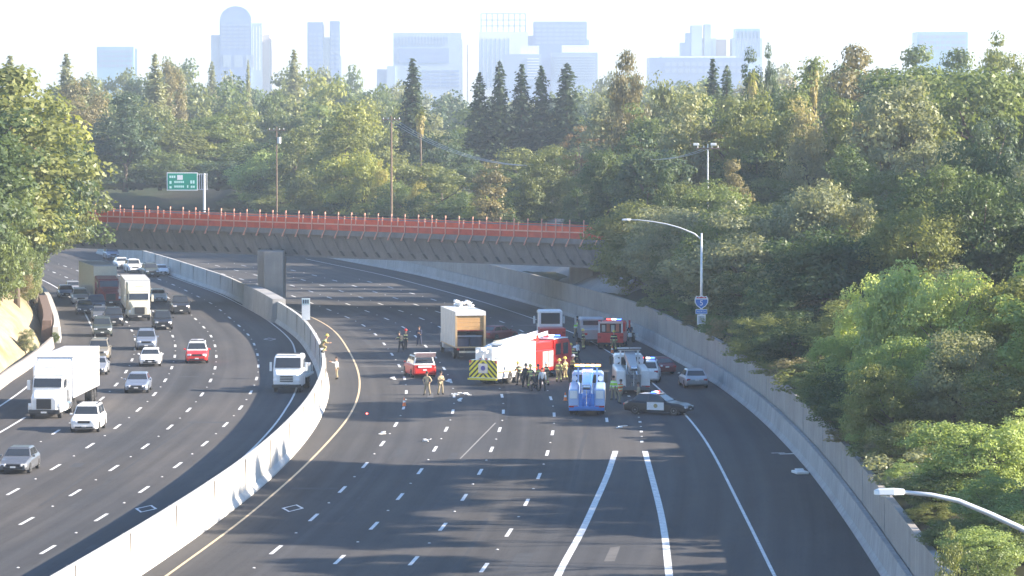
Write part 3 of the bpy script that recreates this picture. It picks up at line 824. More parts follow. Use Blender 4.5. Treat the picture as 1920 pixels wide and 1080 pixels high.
# -- skyline profile and the woods beyond the overpass, rank by rank
prof_x = [0,150,200,330,380,450,540,600,660,700,750,840,900,1000,1100,1150,1250,1300,1400,1460,1500,1550,1600,1700,1750,1850,1920,2100]
prof_y = [140,135,150,122,150,145,142,135,140,150,158,165,190,185,160,150,150,142,148,128,132,112,92,100,92,88,92,95]
def prof(px): return float(np.interp(px, prof_x, prof_y))
def yedge(px, Y):
    while Y < 648 and xat(px, Y) < RB.X(Y) + 5: Y += 4
    return Y
rg = random.Random(5)
def rank(Yb, px0, px1, step, drop, kinds, cols, row, wf=1.25, jig=12):
    px = px0
    while px < px1:
        Y = Yb * rg.uniform(.95, 1.06); p_ = px + rg.uniform(-.25, .25)*step
        if Y < 640 and xat(p_, Y) < RB.X(Y) + 5: Y = yedge(p_, Y) + rg.uniform(0, 6) + (Yb-440)*.12
        yt = drop(p_) + rg.uniform(-jig, jig)
        k = rg.choice(kinds); c_ = rg.choice(cols(p_) if callable(cols) else cols)
        w = step*wf*rg.uniform(.85, 1.25)
        ptree(p_, yt, Y, w, k, c_, auto_label(c_, k, p_, row))
        px += step*rg.uniform(.85, 1.1)
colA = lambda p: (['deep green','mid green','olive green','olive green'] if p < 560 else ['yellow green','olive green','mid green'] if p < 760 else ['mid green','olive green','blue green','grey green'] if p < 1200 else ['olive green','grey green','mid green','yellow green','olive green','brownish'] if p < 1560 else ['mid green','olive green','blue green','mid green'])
rank(1250, 120, 1500, 60, lambda p: prof(p)+4, ['far'], ['olive green','grey green','mid green'], 'on the skyline', jig=5)
rank(1000, 120, 1560, 66, lambda p: prof(p)+8, ['far'], colA, 'just below the skyline', jig=8)
rank(820, 130, 1500, 72, lambda p: prof(p)+34, ['far','round'], colA, 'in the upper woods')
rank(700, 150, 1240, 78, lambda p: prof(p)+66, ['round','far','tall'], colA, 'in the middle woods')
rank(600, 170, 1240, 84, lambda p: prof(p)+104, ['round','tall'], colA, 'in the lower woods')
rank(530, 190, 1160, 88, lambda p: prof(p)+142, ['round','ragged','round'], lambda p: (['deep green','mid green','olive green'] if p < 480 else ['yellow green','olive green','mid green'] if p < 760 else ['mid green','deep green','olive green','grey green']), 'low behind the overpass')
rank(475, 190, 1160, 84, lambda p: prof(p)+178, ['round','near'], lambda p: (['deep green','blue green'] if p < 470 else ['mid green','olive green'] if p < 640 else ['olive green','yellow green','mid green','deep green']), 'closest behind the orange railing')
rank(446, 190, 1180, 70, lambda p: 365, ['near'], lambda p: (['deep green','blue green'] if p < 470 else ['mid green','deep green','olive green']), 'directly against the railing', jig=14)
for i, (px, yt) in enumerate([(190,270),(225,300),(262,285),(300,305),(338,290),(372,312),(408,300),(446,310),(480,318),(215,345),(250,340),(290,346),(330,350),(365,348),(402,350),(440,352)]):
    ptree(px, yt, 650 + 7*(i % 3), 100 if i < 9 else 70, 'round', ['mid green','olive green','blue green','deep green'][i % 4], ['spreading','rounded'][i >= 9] + ' ' + ['mid green','olive green','blue green','deep green'][i % 4] + ' tree filling the gap over the railing, ' + ['nearest the roadside mass','second from the roadside mass','third from the roadside mass','just before the green sign','behind the green sign','at the sign post','just past the sign post','toward the pale pole','under the pale pole','low by the roadside mass','low before the sign','low under the sign edge','low beneath the sign','low at the sign post','low past the sign post','low toward the pale pole'][i])
# named individuals among them
for px, yt, w, lab in [(774,103,56,'tall dark conifer standing before the broad blue office block'),(899,128,48,'first of the five pointed conifers, lowest and darkest'),(937,108,46,'second pointed conifer, the tallest before the unfinished tower'),(978,114,46,'third pointed conifer, before the grey block'),(1015,116,48,'fourth pointed conifer of the row'),(1063,112,60,'broad conifer ending the row before the long roofed block')]:
    ptree(px, yt+8, 640, w*1.75, 'conifer', 'conifer green', lab)
ptree(552, 94, 900, 78, 'conifer', 'grey green', 'pale grey conifer alone between the arched tower and the twin slab tower')
ptree(398, 116, 980, 52, 'conifer', 'grey green', 'small conifer at the foot of the arched tower')
ptree(466, 112, 950, 24, 'conifer', 'grey green', 'needle thin conifer before the arched tower')
ptree(1336, 112, 560, 72, 'conifer', 'conifer green', 'dark conifer before the long low white roofed block')
ptree(1362, 124, 570, 74, 'conifer', 'blue green', 'bluish conifer beside the dark one before the low block')
ptree(1412, 90, 520, 46, 'column', 'deep green', 'dark upright tree crowding the pale ribbed tower')
ptree(1446, 82, 520, 26, 'column', 'blue green', 'slim dark cypress standing clear on the skyline')
ptree(20, 106, 700, 90, 'conifer', 'grey green', 'pale conifer behind the big olive tree')
ptree(126, 102, 700, 90, 'conifer', 'grey green', 'greyish conifer rising behind the yellow green tree top')
ptree(292, 104, 760, 90, 'conifer', 'grey green', 'grey conifer beside the low teal block')
ptree(326, 110, 780, 50, 'ragged', 'brownish', 'bare brownish tree beside the grey conifer')
ptree(150, 145, 660, 90, 'tall', 'brownish', 'brown tinged tall tree behind the yellow green tree top')
ptree(235, 185, 560, 120, 'tall', 'blue green', 'dark blue green tree in the gap behind the roadside mass')
ptree(640, 205, 500, 120, 'tall', 'olive green', 'tall olive tree with pale top behind the overpass pier')
ptree(690, 295, 470, 90, 'round', 'yellow green', 'bright yellow green tree beside the utility pole foot')
ptree(718, 320, 462, 46, 'near', 'golden', 'golden tree catching the sun at the utility pole foot')
ptree(780, 345, 450, 50, 'near', 'golden', 'small golden bush above the orange railing')
ptree(490, 285, 480, 130, 'near', 'bright green', 'bright green round tree above the railing past the sign')
ptree(1085, 235, 540, 90, 'ragged', 'reddish brown', 'reddish bare tree between conifers and street lamp')
ptree(1140, 225, 545, 100, 'ragged', 'reddish brown', 'second reddish tree, set higher and wider')
ptree(920, 300, 465, 60, 'column', 'brownish', 'dark brownish upright tree among the green ones')
ptree(1175, 98, 500, 70, 'ragged', 'brownish', 'spindly half bare tree poking above the skyline')
ptree(1180, 275, 425, 150, 'near', 'mid green', 'big rounded green tree beyond the street lamp arm')
ptree(1150, 300, 425, 100, 'near', 'deep green', 'dark tree at the far end of the orange railing')
ptree(1020, 290, 470, 110, 'near', 'olive green', 'olive rounded tree above the far end of the railing')
palm1 = ptree(788, 196, 560, 46, 'palm', 'olive green', 'palm with a skirt of dead fronds among the woods')
ptree(1525, 98, 450, 44, 'palm', 'mid green', 'palm fanned out alone on the skyline')
ptree(1410, 122, 500, 40, 'palm', 'yellow green', 'shaggy palm below the dark upright tree')
# right hillside
colH = ['mid green','olive green','blue green','grey green','olive green','mid green','brownish']
rank(560, 1180, 2080, 95, lambda p: max(prof(p)+12, 100), ['tall','ragged','round'], colA, 'at the top of the hillside', jig=8)
rank(470, 1200, 2080, 100, lambda p: prof(p)+44, ['tall','ragged'], colH, 'on the upper hillside')
rank(400, 1230, 2080, 105, lambda p: prof(p)+100, ['tall','round','ragged'], colH, 'on the middle hillside')
ptree(1800, 108, 400, 330, 'near', 'mid green', 'broad spreading green tree crowning the hillside under the teal block', base=10)
ptree(1700, 112, 420, 230, 'near', 'blue green', 'dark bluish broad tree beside the spreading crown', base=12)
ptree(1880, 104, 430, 150, 'near', 'olive green', 'olive tree top highest at the hillside edge', base=12)
ptree(1610, 88, 440, 120, 'ragged', 'brownish', 'brownish open tree top on the skyline past the palm')
ptree(1670, 140, 380, 150, 'tall', 'grey green', 'grey green weeping tree in the middle of the hillside')
ptree(1515, 205, 385, 90, 'tall', 'dry tan', 'tan withered tree in the middle of the hillside')
ptree(1580, 200, 392, 100, 'tall', 'olive green', 'olive tree beside the tan withered tree')
ptree(1480, 190, 395, 130, 'ragged', 'olive green', 'pale olive open tree left of the tan withered one')
ptree(1390, 170, 400, 130, 'tall', 'olive green', 'tall olive tree behind the lighted utility pole')
ptree(1290, 180, 405, 130, 'tall', 'grey green', 'grey green tree behind the street lamp arm')
ptree(1375, 310, 372, 66, 'tall', 'brownish', 'brown tinged tree just past the lighted utility pole')
ptree(1250, 330, 365, 60, 'tall', 'deep green', 'dark narrow tree behind the street lamp arm')
ptree(1720, 300, 330, 150, 'round', 'brownish', 'dusky brownish tree on the right hillside')
ptree(1840, 280, 325, 170, 'round', 'deep green', 'dark dense tree on the right hillside')
ptree(1600, 290, 345, 120, 'tall', 'deep green', 'dark tall tree below the weeping grey one')
ptree(1930, 330, 310, 150, 'round', 'deep green', 'dark dense tree at the hillside frame edge')
# trees standing just behind the retaining wall, from the overpass towards the camera
WALLT_ = [ # px, ytop, Y, wpx, kind, colour, label
 (1165,415,392,80,'near','deep green','dark tree where the orange railing ends'),
 (1175,430,378,80,'near','mid green','green tree under the street lamp arm'),
 (1215,410,372,90,'near','olive green','olive tree under the middle of the lamp arm'),
 (1262,430,355,90,'near','mid green','leafy tree between lamp arm and lamp pole'),
 (1300,455,345,80,'near','deep green','dark tree directly behind the lamp pole'),
 (1340,395,352,90,'near','olive green','sunlit olive tree top behind the lamp pole'),
 (1385,420,335,90,'near','yellow green','yellowish tree just past the lamp pole'),
 (1430,430,325,95,'near','deep green','dark shaded tree past the shield signs'),
 (1480,395,330,110,'near','grey green','grey green tree above the dark wall foliage'),
 (1545,400,318,110,'near','olive green','olive tree over the wall past the shield signs'),
 (1610,395,322,110,'near','mid green','green tree behind the bright yellow green one'),
 (1400,500,312,90,'near','deep green','low dark tree at the wall past the shield signs'),
 (1470,520,296,110,'near','deep green','dark mass of leaves leaning over the wall'),
 (1530,560,280,100,'near','brownish','brown tinged foliage leaning over the wall'),
 (1440,600,298,60,'near','deep green','small dark tree right at the wall coping'),
 (1750,415,300,130,'near','bright green','bright tree beside the orange object on the hillside'),
 (1850,430,290,120,'near','olive green','olive tree behind the yellow green mass'),
 (1920,420,296,120,'near','mid green','green tree at the frame edge behind the yellow green mass'),
 (1620,455,292,110,'near','olive green','wispy olive tree rising behind the yellow green mass'),
 ]
for px, yt, Y, w, k, c_, lab in WALLT_:
    if lab: ptree(px, yt, Y, w, k, c_, lab)
N_ = [
 (1690,490,224,190,'near','sunny green','large bright fresh green tree leaning toward the shoulder'),
 (1800,512,220,200,'near','sunny green','broad bright green crown in full sun'),
 (1910,540,216,190,'near','yellow green','yellow green crown cut by the frame edge'),
 (1625,540,229,140,'near','sunny green','smaller sunlit tree at the edge of the bright green mass'),
 (1590,620,226,120,'near','bright green','green tree hanging over the wall below the bright mass'),
 (1545,700,232,80,'near','mid green','low tree against the wall coping'),
 (1665,650,213,170,'near','bright green','green tree between wall and bright mass'),
 (1790,640,199,200,'near','grey green','silvery grey green tree below the bright mass'),
 (1900,690,192,190,'near','olive green','olive tree at the frame edge'),
 (1640,760,204,120,'near','bright green','green tree drooping to the shoulder barrier'),
 (1715,790,190,140,'near','olive green','olive bush behind the near lamp arm'),
 (1830,780,171,210,'near','bright green','bright green tree behind the near lamp arm'),
 (1920,790,172,180,'near','sunny green','sunlit yellow green crown under the near lamp arm'),
 (1760,880,170,170,'near','mid green','mid green tree beneath the near lamp arm'),
 (1880,900,160,200,'near','bright green','green tree filling the lower corner'),
 (1785,975,158,130,'near','mid green','bush at the lower corner by the wall'),
 (1850,990,148,160,'near','bright green','green bush in the very corner of the frame'),
 (1800,1030,142,110,'near','olive green','olive bush low in the corner against the wall'),
 (1925,975,150,160,'near','mid green','green bush cut by the corner of the frame'),
 (1870,1050,138,130,'near','mid green','green bush under the corner bushes'),
 (1745,950,168,90,'near','olive green','olive bush beside the wall under the lamp arm'),
 (1700,870,182,90,'near','bright green','green bush beside the wall above the lamp head'),
 (1665,830,192,90,'near','brownish','brown tinged bush beside the wall above the lamp head'),
]
for px, yt, Y, w, k, c_, lab in N_: ptree(px, yt, Y, w, k, c_, lab)
# unseen trees beyond the frame edge, shaped and placed to shadow the road
SHT = [(45,216,25,6,'parasol'),(47,206,25.5,6,'parasol'),(44,196,24.5,5,'parasol'),(46,187,25,5.5,'parasol'),(54,212,28,6,'parasol'),(56,197,29,6,'parasol'),(43,170,22,4.5,'parasol'),(46,257,25,4.4,'parasol'),(52,263,27,4.6,'parasol'),
 (60,286,27,4,'umbrella'),(60,303,29,5,'umbrella'),(62,326,30,7,'umbrella'),(66,347,31,7,'umbrella'),(72,371,32,7,'umbrella'),(40,160,20,6,'parasol'),(32,156,11,5,'near'),
 (50,179,26,3.5,'parasol'),(41,257,15,4.2,'near'),(42,276,15,4.5,'near')]
for i, (x, y, zt, r, k_) in enumerate(SHT):
    y += (x-5)*.105 if y < 270 else 0
    tree(x, y, zt, r, k_, 'mid green', 'shade tree beyond the frame edge, ' + ['high crowned', 'lower crowned'][k_ == 'near'] + ', level with ' + ['the shoulder debris','the gore line start','the lane diamond','the gore line foot','the dark lane strip','the second gore line','the frame foot','the patrol car','the blue tow truck','the fire engine','the box truck','the lamp post','the overpass end','the far lanes','the near lamp arm','the corner bush','the lower gore line','the sunlit strip end','the shoulder sedan'][i], name='shade_tree')
for i, y in enumerate([193, 199, 205, 211, 217, 223]):  # unseen row added to fill in shade on the near lanes
    tree(31.5+.8*(i % 2), y, 12.6, 3.9, 'near', ['mid green','olive green','bright green'][i % 3], 'dense green tree of the added shade row beyond the frame edge, ' + ['nearest the camera','second from the camera','third from the camera','third from the far end','second from the far end','at the far end'][i], name='shade_row_tree')
# woodland filling the bank behind the wall
BK = random.Random(21)
for Y in range(262, 402, 13):
    for k, off in enumerate((5, 12, 20, 29, 39, 50, 62)):
        y = Y + BK.uniform(-5, 5); x = RB.X(y) + off + BK.uniform(-2, 2)
        px = 960 + x*FPX/y
        if px > 2050 or (Y > 345 and px < 1190): continue
        h_ = BK.uniform(6.5, 10) if not (283 < y < 312 or y < 268) else BK.uniform(3.2, 4.6)
        c_ = BK.choice(['deep green','mid green','olive green','olive green','grey green'])
        tree(x, y, ground_z(x, y)+h_, BK.uniform(4, 5.6) if h_ > 5 else 3.4, 'near', c_, auto_label(c_, 'near', px, ['at the foot','low on the slope','partway up','halfway up','high on the slope','near the crest','on the crest'][k] + ' of the bank'))
for y, off in ((236,6),(243,10),(250,6),(256,11),(246,17),(255,20),(238,14)):
    x = RB.X(y)+off; c_ = BK.choice(['deep green','mid green','olive green'])
    tree(x, y, ground_z(x, y)+1.3, 2.4, 'near', c_, auto_label(c_, 'shrub', 960+x*FPX/y, 'in the dip of the bank'), cat='shrub')
# shrubs trailing over the coping
SH = random.Random(3)
for i, y in enumerate([246, 254, 262, 270, 279, 288, 297, 306, 313, 320, 329, 338, 347]):
    x, yy = RB.at(y, SH.uniform(1.3, 2.4)); c_ = SH.choice(['brownish','olive green','dry tan','mid green'])
    tree(x, yy, 3.3+SH.uniform(.9, 1.9), SH.uniform(1.4, 2.3), 'shrub', c_, f'{c_} shrub on the retaining wall ' + ['nearest the yellow green tree','opposite the patrol car','just past the patrol car','past the shoulder edge bend','above the silver sedan','beyond the silver sedan','before the lamp post','at the lamp post foot','just beyond the lamp post','over the dark red car','over the white patrol vehicle','by the motorcycle officer','beyond the motorcycle officer'][i], cat='shrub')
for i, y in enumerate([176, 186, 197, 208, 219, 230, 238]):
    x, yy = RB.at(y, SH.uniform(1.4, 2.6)); c_ = SH.choice(['brownish','olive green','grey green','mid green'])
    tree(x, yy, 3.3+SH.uniform(.8, 1.6), SH.uniform(1.4, 2.2), 'shrub', c_, f'{c_} shrub over the near stretch of wall ' + ['nearest the camera','second from the camera','third from the camera','fourth from the camera','level with the debris on the shoulder','past the debris on the shoulder','under the shaded green tree'][i], cat='shrub')
for i in range(16):
    y = 246 + i*2.6; x = RB.X(y) + SH.uniform(5, 17); c_ = SH.choice(['olive green','mid green','deep green','brownish'])
    tree(x, y, ground_z(x, y)+SH.uniform(.9, 1.4), SH.uniform(1.8, 2.8), 'shrub', c_, f'{c_} low thicket bush on the bank, ' + ['nearest the yellow green tree','second from it','third from it','fourth from it','fifth from it','sixth from it','seventh from it','eighth from it','eighth from the lamp post','seventh from the lamp post','sixth from the lamp post','fifth from the lamp post','fourth from the lamp post','third from the lamp post','second from the lamp post','nearest the lamp post'][i], cat='shrub')

WT_ = random.Random(17)
for i, y in enumerate([198, 205, 212, 219, 226, 236, 245, 254, 263, 270, 277, 284, 291, ]):
    x, yy = RB.at(y, WT_.uniform(1.6, 2.8)); c_ = WT_.choice(['deep green','mid green','olive green','deep green'])
    zt = 3.4 + (WT_.uniform(2.6, 4.5) if not 230 < y < 262 else WT_.uniform(1.0, 1.5))
    tree(x, yy, zt, WT_.uniform(2.0, 2.8), 'near', c_, f'{c_} bush crowding over the wall coping, ' + ['nearest the lamp head','second from the lamp head','third from the lamp head','fourth from the lamp head','fifth from the lamp head','below the sunny tree','opposite the debris sheet','past the debris sheet','opposite the patrol car','beyond the patrol car','opposite the tow trucks','opposite the silver sedan','just past the silver sedan','just before the shield sign','under the shield sign'][i], cat='shrub')
# ---------------------------------------------------------------- vehicles (local +Y is forward)
wheel_cache = {}
def wheel(parent, x, y, r=.33, w=.22, dual=False, rim=None):
    key = (r, w)
    if key not in wheel_cache:
        t = MB().loft([[(-w/2+dx, math.cos(2*math.pi*k/18)*rr, math.sin(2*math.pi*k/18)*rr) for k in range(18)] for dx, rr in ((0, r*.86), (.03, r), (w-.03, r), (w, r*.86))]).mesh('wheel')
        m = MB()
        m.loft([[(w/2-.02+dx, math.cos(2*math.pi*k/14)*rr, math.sin(2*math.pi*k/14)*rr) for k in range(14)] for dx, rr in ((0, r*.64), (.025, r*.62), (.005, r*.5), (.02, r*.16))])
        wheel_cache[key] = (t, m.mesh('rim'))
    t, m = wheel_cache[key]
    o = link('wheel', t, TYRE, parent); o.location = (x, y, r)
    if x < 0: o.rotation_euler = (0, 0, math.pi)
    link('rim', m, rim or RIM, o)
    if dual:
        o2 = link('wheel', t, TYRE, parent); o2.location = (x-math.copysign(w+.03, x), y, r)
    return o

CARS = {
 'sedan': dict(L=4.85, W=1.84, H=1.45, belt=.92, hood=.86, nose=.66, trunk=.98, ws=(1.05,.25), bk=(-1.35,-1.95), tail=.72),
 'coupe': dict(L=4.6, W=1.80, H=1.38, belt=.9, hood=.82, nose=.6, trunk=.95, ws=(.95,.15), bk=(-1.2,-1.95), tail=.7),
 'suv': dict(L=4.85, W=1.94, H=1.78, belt=1.08, hood=1.05, nose=.86, trunk=1.1, ws=(1.1,.55), bk=(-2.0,-2.3), tail=.95),
 'pickup': dict(L=5.6, W=2.0, H=1.90, belt=1.18, hood=1.15, nose=1.0, trunk=1.15, ws=(1.15,.6), bk=(-.85,-1.05), tail=1.15),
 'van': dict(L=5.6, W=2.0, H=2.3, belt=1.25, hood=1.1, nose=.85, trunk=1.25, ws=(1.95,1.2), bk=(-2.6,-2.75), tail=1.1),
}
def car(kind, pnt, x, y, rz, label, cat='car', group=None, name=None, lights=False, roofcol=None):
    c = CARS[kind]; L, Wd, H = c['L'], c['W'], c['H']; hw = Wd/2
    t = empty(name or {'sedan':'sedan','coupe':'coupe','suv':'sport_utility_vehicle','pickup':'pickup_truck','van':'van'}[kind], (x, y, 0), rz, label, cat, group)
    f, b_ = L/2, -L/2
    def ring(yy, w, z0, z1, ch=.1):
        return [(-w+.05, yy, z0), (w-.05, yy, z0), (w, yy, z0+.14), (w, yy, z1-ch*1.6), (w-ch, yy, z1), (-w+ch, yy, z1), (-w, yy, z1-ch*1.6), (-w, yy, z0+.14)]
    wy, by = c['ws'][0], c['bk'][1]
    st = [(b_, hw*.84, .38, c['tail']), (b_+.10, hw*.93, .26, c['tail']+.12), (b_+.42, hw*.99, .24, c['trunk']), (by, hw, .22, c['trunk']), (wy-.1, hw, .22, c['belt']), (wy, hw, .22, c['belt']), (wy+.25, hw*.99, .22, c['hood']), (f-.55, hw*.97, .24, (c['hood']+c['nose'])/2+.05), (f-.16, hw*.90, .26, c['nose']), (f, hw*.76, .36, c['nose']-.14)]
    MB().loft([ring(*q) for q in st]).build('body', pnt, t, smooth=False, bevel=.035)
    # greenhouse
    yb0, yb1, yf0, yf1 = c['bk'][1], c['bk'][0], c['ws'][0], c['ws'][1]
    wb, wr = hw-.07, hw-.26 if kind != 'van' else hw-.14
    def g(yy, w, z): return [(-w, yy, z), (w, yy, z)]
    lo = [(-wb, yb0), (wb, yb0), (wb, yf0), (-wb, yf0)]; hi = [(-wr, yb1), (wr, yb1), (wr, yf1), (-wr, yf1)]
    z0, z1 = min(c['belt'], c['trunk'])-.05, H-.05
    MB().loft([[(p[0], p[1], z0) for p in lo], [(p[0], p[1], z1) for p in hi], [(p[0]*.86, p[1]*.93, H) for p in hi]]).build('cabin', pnt if roofcol is None else roofcol, t, bevel=.05)
    def glass(nm, P, m=.10, mz=.12):
        P = [Vector(p) for p in P]; cc = sum(P, Vector())/4
        Q = [cc + (p-cc)*(1-mz) for p in P]
        return MB().slab(Q, .015).build(nm, GLASS, t)
    zl = max(c['belt'], 0)+.02
    def at(fr, side, yy_lo, yy_hi):
        w = wb+(wr-wb)*fr; return (side*w, yy_lo+(yy_hi-yy_lo)*fr, z0+(z1-z0)*fr)
    a, e = (zl-z0)/(z1-z0)+.06, .93
    glass('windshield', [at(a,1,yf0,yf1), at(a,-1,yf0,yf1), at(e,-1,yf0,yf1), at(e,1,yf0,yf1)], mz=.08)
    glass('rear_window', [at(a,-1,yb0,yb1), at(a,1,yb0,yb1), at(e,1,yb0,yb1), at(e,-1,yb0,yb1)], mz=.12)
    ym = (yf1+yb1)/2+.05
    for s in (1, -1):
        for (A0, A1, B0, B1) in ((yf0-.18, yf1-.06, ym+.03, ym+.03), (ym-.06, ym-.06, yb0+.30, yb1+.08)):
            P = [at(a, s, B0, B1), at(a, s, A0, A1), at(e, s, A0, A1), at(e, s, B0, B1)]
            if s < 0: P = P[::-1]
            glass('side_window', P, mz=.04)
        MB().box((s*(hw+.08), wy-.22, c['belt']+.08), (.18, .12, .14)).build('mirror', pnt, t, bevel=.03)
        MB().box((s*(hw*.66), f-.12, c['nose']-.10), (.34, .22, .15), rz=-s*.25).build('headlight', LAMPW, t, bevel=.03)
        MB().box((s*(hw*.72), b_+.06, c['tail']-.02), (.30, .12, .16)).build('taillight', LAMPR, t, bevel=.02)
        for yy in (f-.92, b_+.95): wheel(t, s*(hw-.10), yy, .33 if kind in ('sedan', 'coupe') else .38, .23)
    MB().b2(-hw*.42, hw*.42, f-.14, f+.015, c['nose']-.20, c['nose']-.04).build('grille', BLACK, t)
    MB().b2(-hw*.62, hw*.62, f-.20, f+.02, .32, .44).build('bumper', BLACK, t)
    MB().b2(-.16, .16, b_-.02, b_+.05, .60, .72).build('license_plate', mat('plate', (.7,.7,.68), .5), t)
    MB().b2(-.16, .16, f-.02, f+.03, .40, .50).build('license_plate', mat('plate', (.7,.7,.68), .5), t)
    if kind == 'pickup':
        MB().b2(-hw+.14, hw-.14, b_+.12, by-.05, c['trunk']-.03, c['trunk']+.012).build('bed', mat('bed_liner', (.03,.03,.03), .9), t)
        MB().b2(-hw+.02, hw-.02, b_-.02, b_+.06, .62, c['trunk']-.02).build('tailgate', pnt, t)
        for s in (1,-1): MB().b2(s*(hw-.14), s*(hw), b_+.05, by, c['trunk']-.02, c['trunk']+.08).build('bed_rail', pnt, t)
    if kind == 'suv':
        for s in (1,-1): MB().b2(s*(wr-.12), s*(wr-.07), yb1+.3, yf1-.2, H, H+.06).build('roof_rail', BLACK, t)
    if lights: light_bar(t, (0, (yf1+yb1)/2+.3, H), lights)
    return t

AMBER = None
def light_bar(t, p, cols, w=1.1):
    MB().b2(p[0]-w/2, p[0]+w/2, p[1]-.14, p[1]+.14, p[2], p[2]+.06).build('light_bar', BLACK, t)
    n = len(cols)
    for i, (nm, c, e) in enumerate(cols):
        x0 = p[0]-w/2+w*i/n
        MB().b2(x0+.02, x0+w/n-.02, p[1]-.13, p[1]+.13, p[2]+.061, p[2]+.17).build('beacon', mat('beacon_'+nm, c, .2, emit=e), t, bevel=.02)
BAR_RB = [('red', (.9,.05,.04), 2.0), ('white', (.9,.9,.9), 1.5), ('blue', (.06,.15,.9), 2.0)]
BAR_OFF = [('clear', (.6,.6,.62), 0), ('grey', (.35,.35,.38), 0)]
BAR_AM = [('amber', (1.0,.42,.08), 5.0), ('amber2', (1.0,.62,.3), 7.0), ('amber', (1.0,.42,.08), 5.0), ('amber2', (1.0,.62,.3), 7.0), ('amber', (1.0,.42,.08), 5.0)]

P_WHITE = paint('white', (.80,.80,.79)); P_SILVER = paint('silver', (.42,.43,.45), .5); P_GREY = paint('grey', (.16,.17,.19), .4)
P_BLACK = paint('black', (.018,.019,.022)); P_DKBLUE = paint('dark_blue', (.03,.045,.085), .3); P_BLUEGREY = paint('blue_grey', (.24,.28,.36), .4)
P_RED = paint('red', (.62,.025,.02)); P_DKRED = paint('dark_red', (.17,.02,.025)); P_TAN = paint('tan', (.30,.27,.21), .3); P_GREEN = paint('green_grey', (.085,.10,.09), .3)
P_BLUE = paint('blue', (.05,.22,.62)); P_LTBLUE = paint('light_blue', (.30,.50,.78)); P_CREAM = paint('cream', (.62,.60,.50))

def facing_cam(px, py, L):                       # oncoming: the pixel is the foot of the front bumper
    x, y = gp(px, py); h_ = LC.head(y, True)
    return x - (-math.sin(h_))*L/2, y + abs(math.cos(h_))*L/2, h_
def left(kind, pnt, px, py, label, turn=0.0, **k):
    L = CARS[kind]['L']; x, y, h_ = facing_cam(px, py, L)
    return car(kind, pnt, x, y, h_+turn, label, **k)
left('suv', P_WHITE, 157, 812, 'white car in front of the white semi truck, nearest but one to the camera')
left('sedan', P_GREY, 24, 890, 'dark grey sedan cut by the frame edge below the white semi truck')
left('sedan', P_BLUEGREY, 255, 738, 'blue grey sedan alone in its lane nearest the camera side')
left('sedan', P_WHITE, 281, 688, 'white sedan directly behind the blue grey sedan')
left('suv', P_BLUEGREY, 274, 657, 'grey vehicle tucked right behind the white sedan')
left('suv', P_TAN, 184, 677, 'silver tan vehicle behind the rear corner of the white semi trailer')
left('coupe', P_SILVER, 180, 704, 'silver car half hidden by the white semi trailer')
left('suv', P_RED, 369, 682, 'red fire department vehicle with white roof driving toward the camera', roofcol=P_WHITE, lights=BAR_OFF)
left('suv', P_BLACK, 306, 619, 'black sport utility vehicle ahead of the green white semi cab')
left('pickup', P_BLACK, 340, 590, 'black pickup in the lane beside the median past the second semi', cat='pickup')
left('sedan', P_WHITE, 299, 568, 'white car peeking out from behind the second semi cab')
left('suv', P_GREEN, 192, 632, 'green grey vehicle leading the dark queue along the ramp line')
left('sedan', P_GREY, 190, 603, 'dark grey car second in the queue along the ramp line')
left('pickup', P_DKBLUE, 182, 588, 'dark blue pickup in the queue beside the second semi', cat='pickup')
left('suv', P_SILVER, 152, 572, 'silver fronted vehicle in the outer lane under the roadside tree')
left('sedan', P_BLUEGREY, 126, 560, 'blue grey car at the outermost edge under the roadside tree')
left('sedan', P_DKBLUE, 160, 590, 'dark car wedged between the silver fronted vehicle and the pickup')
left('suv', P_BLUEGREY, 213, 487, 'pale blue vehicle farthest back under the overpass')
left('suv', P_WHITE, 268, 492, 'white vehicle farthest back beside the median wall')
left('suv', P_WHITE, 254, 512, 'white vehicle just behind the second semi trailer')
left('suv', P_GREEN, 286, 520, 'green grey vehicle beside the median under the overpass')
left('sedan', P_WHITE, 232, 504, 'white car hidden between the two far semi trailers')
left('coupe', P_WHITE, 306, 517, 'white car squeezed against the far median wall')

left('sedan', P_GREY, 168, 556, 'grey car between the outer lane and the dark red semi cab')
left('suv', P_BLACK, 214, 612, 'black vehicle beside the green grey one in the dark queue')
left('sedan', P_SILVER, 140, 552, 'silver car farthest along the outer lane under the trees')
left('suv', P_GREY, 243, 482, 'grey vehicle between the two farthest white ones')
def lettering(text, size, parent, loc, rot, material, name='lettering', ext=.004):
    cu = bpy.data.curves.new(name, 'FONT'); cu.body = text; cu.size = size; cu.extrude = ext
    cu.align_x = 'CENTER'; cu.align_y = 'CENTER'
    o = bpy.data.objects.new(name, cu); COL.objects.link(o); o.parent = parent
    bpy.context.view_layer.update()
    me = bpy.data.meshes.new_from_object(o.evaluated_get(bpy.context.evaluated_depsgraph_get()))
    bpy.data.objects.remove(o); bpy.data.curves.remove(cu)
    me.materials.clear(); o = link(name, me, material, parent)
    o.location = loc; o.rotation_euler = rot
    return o

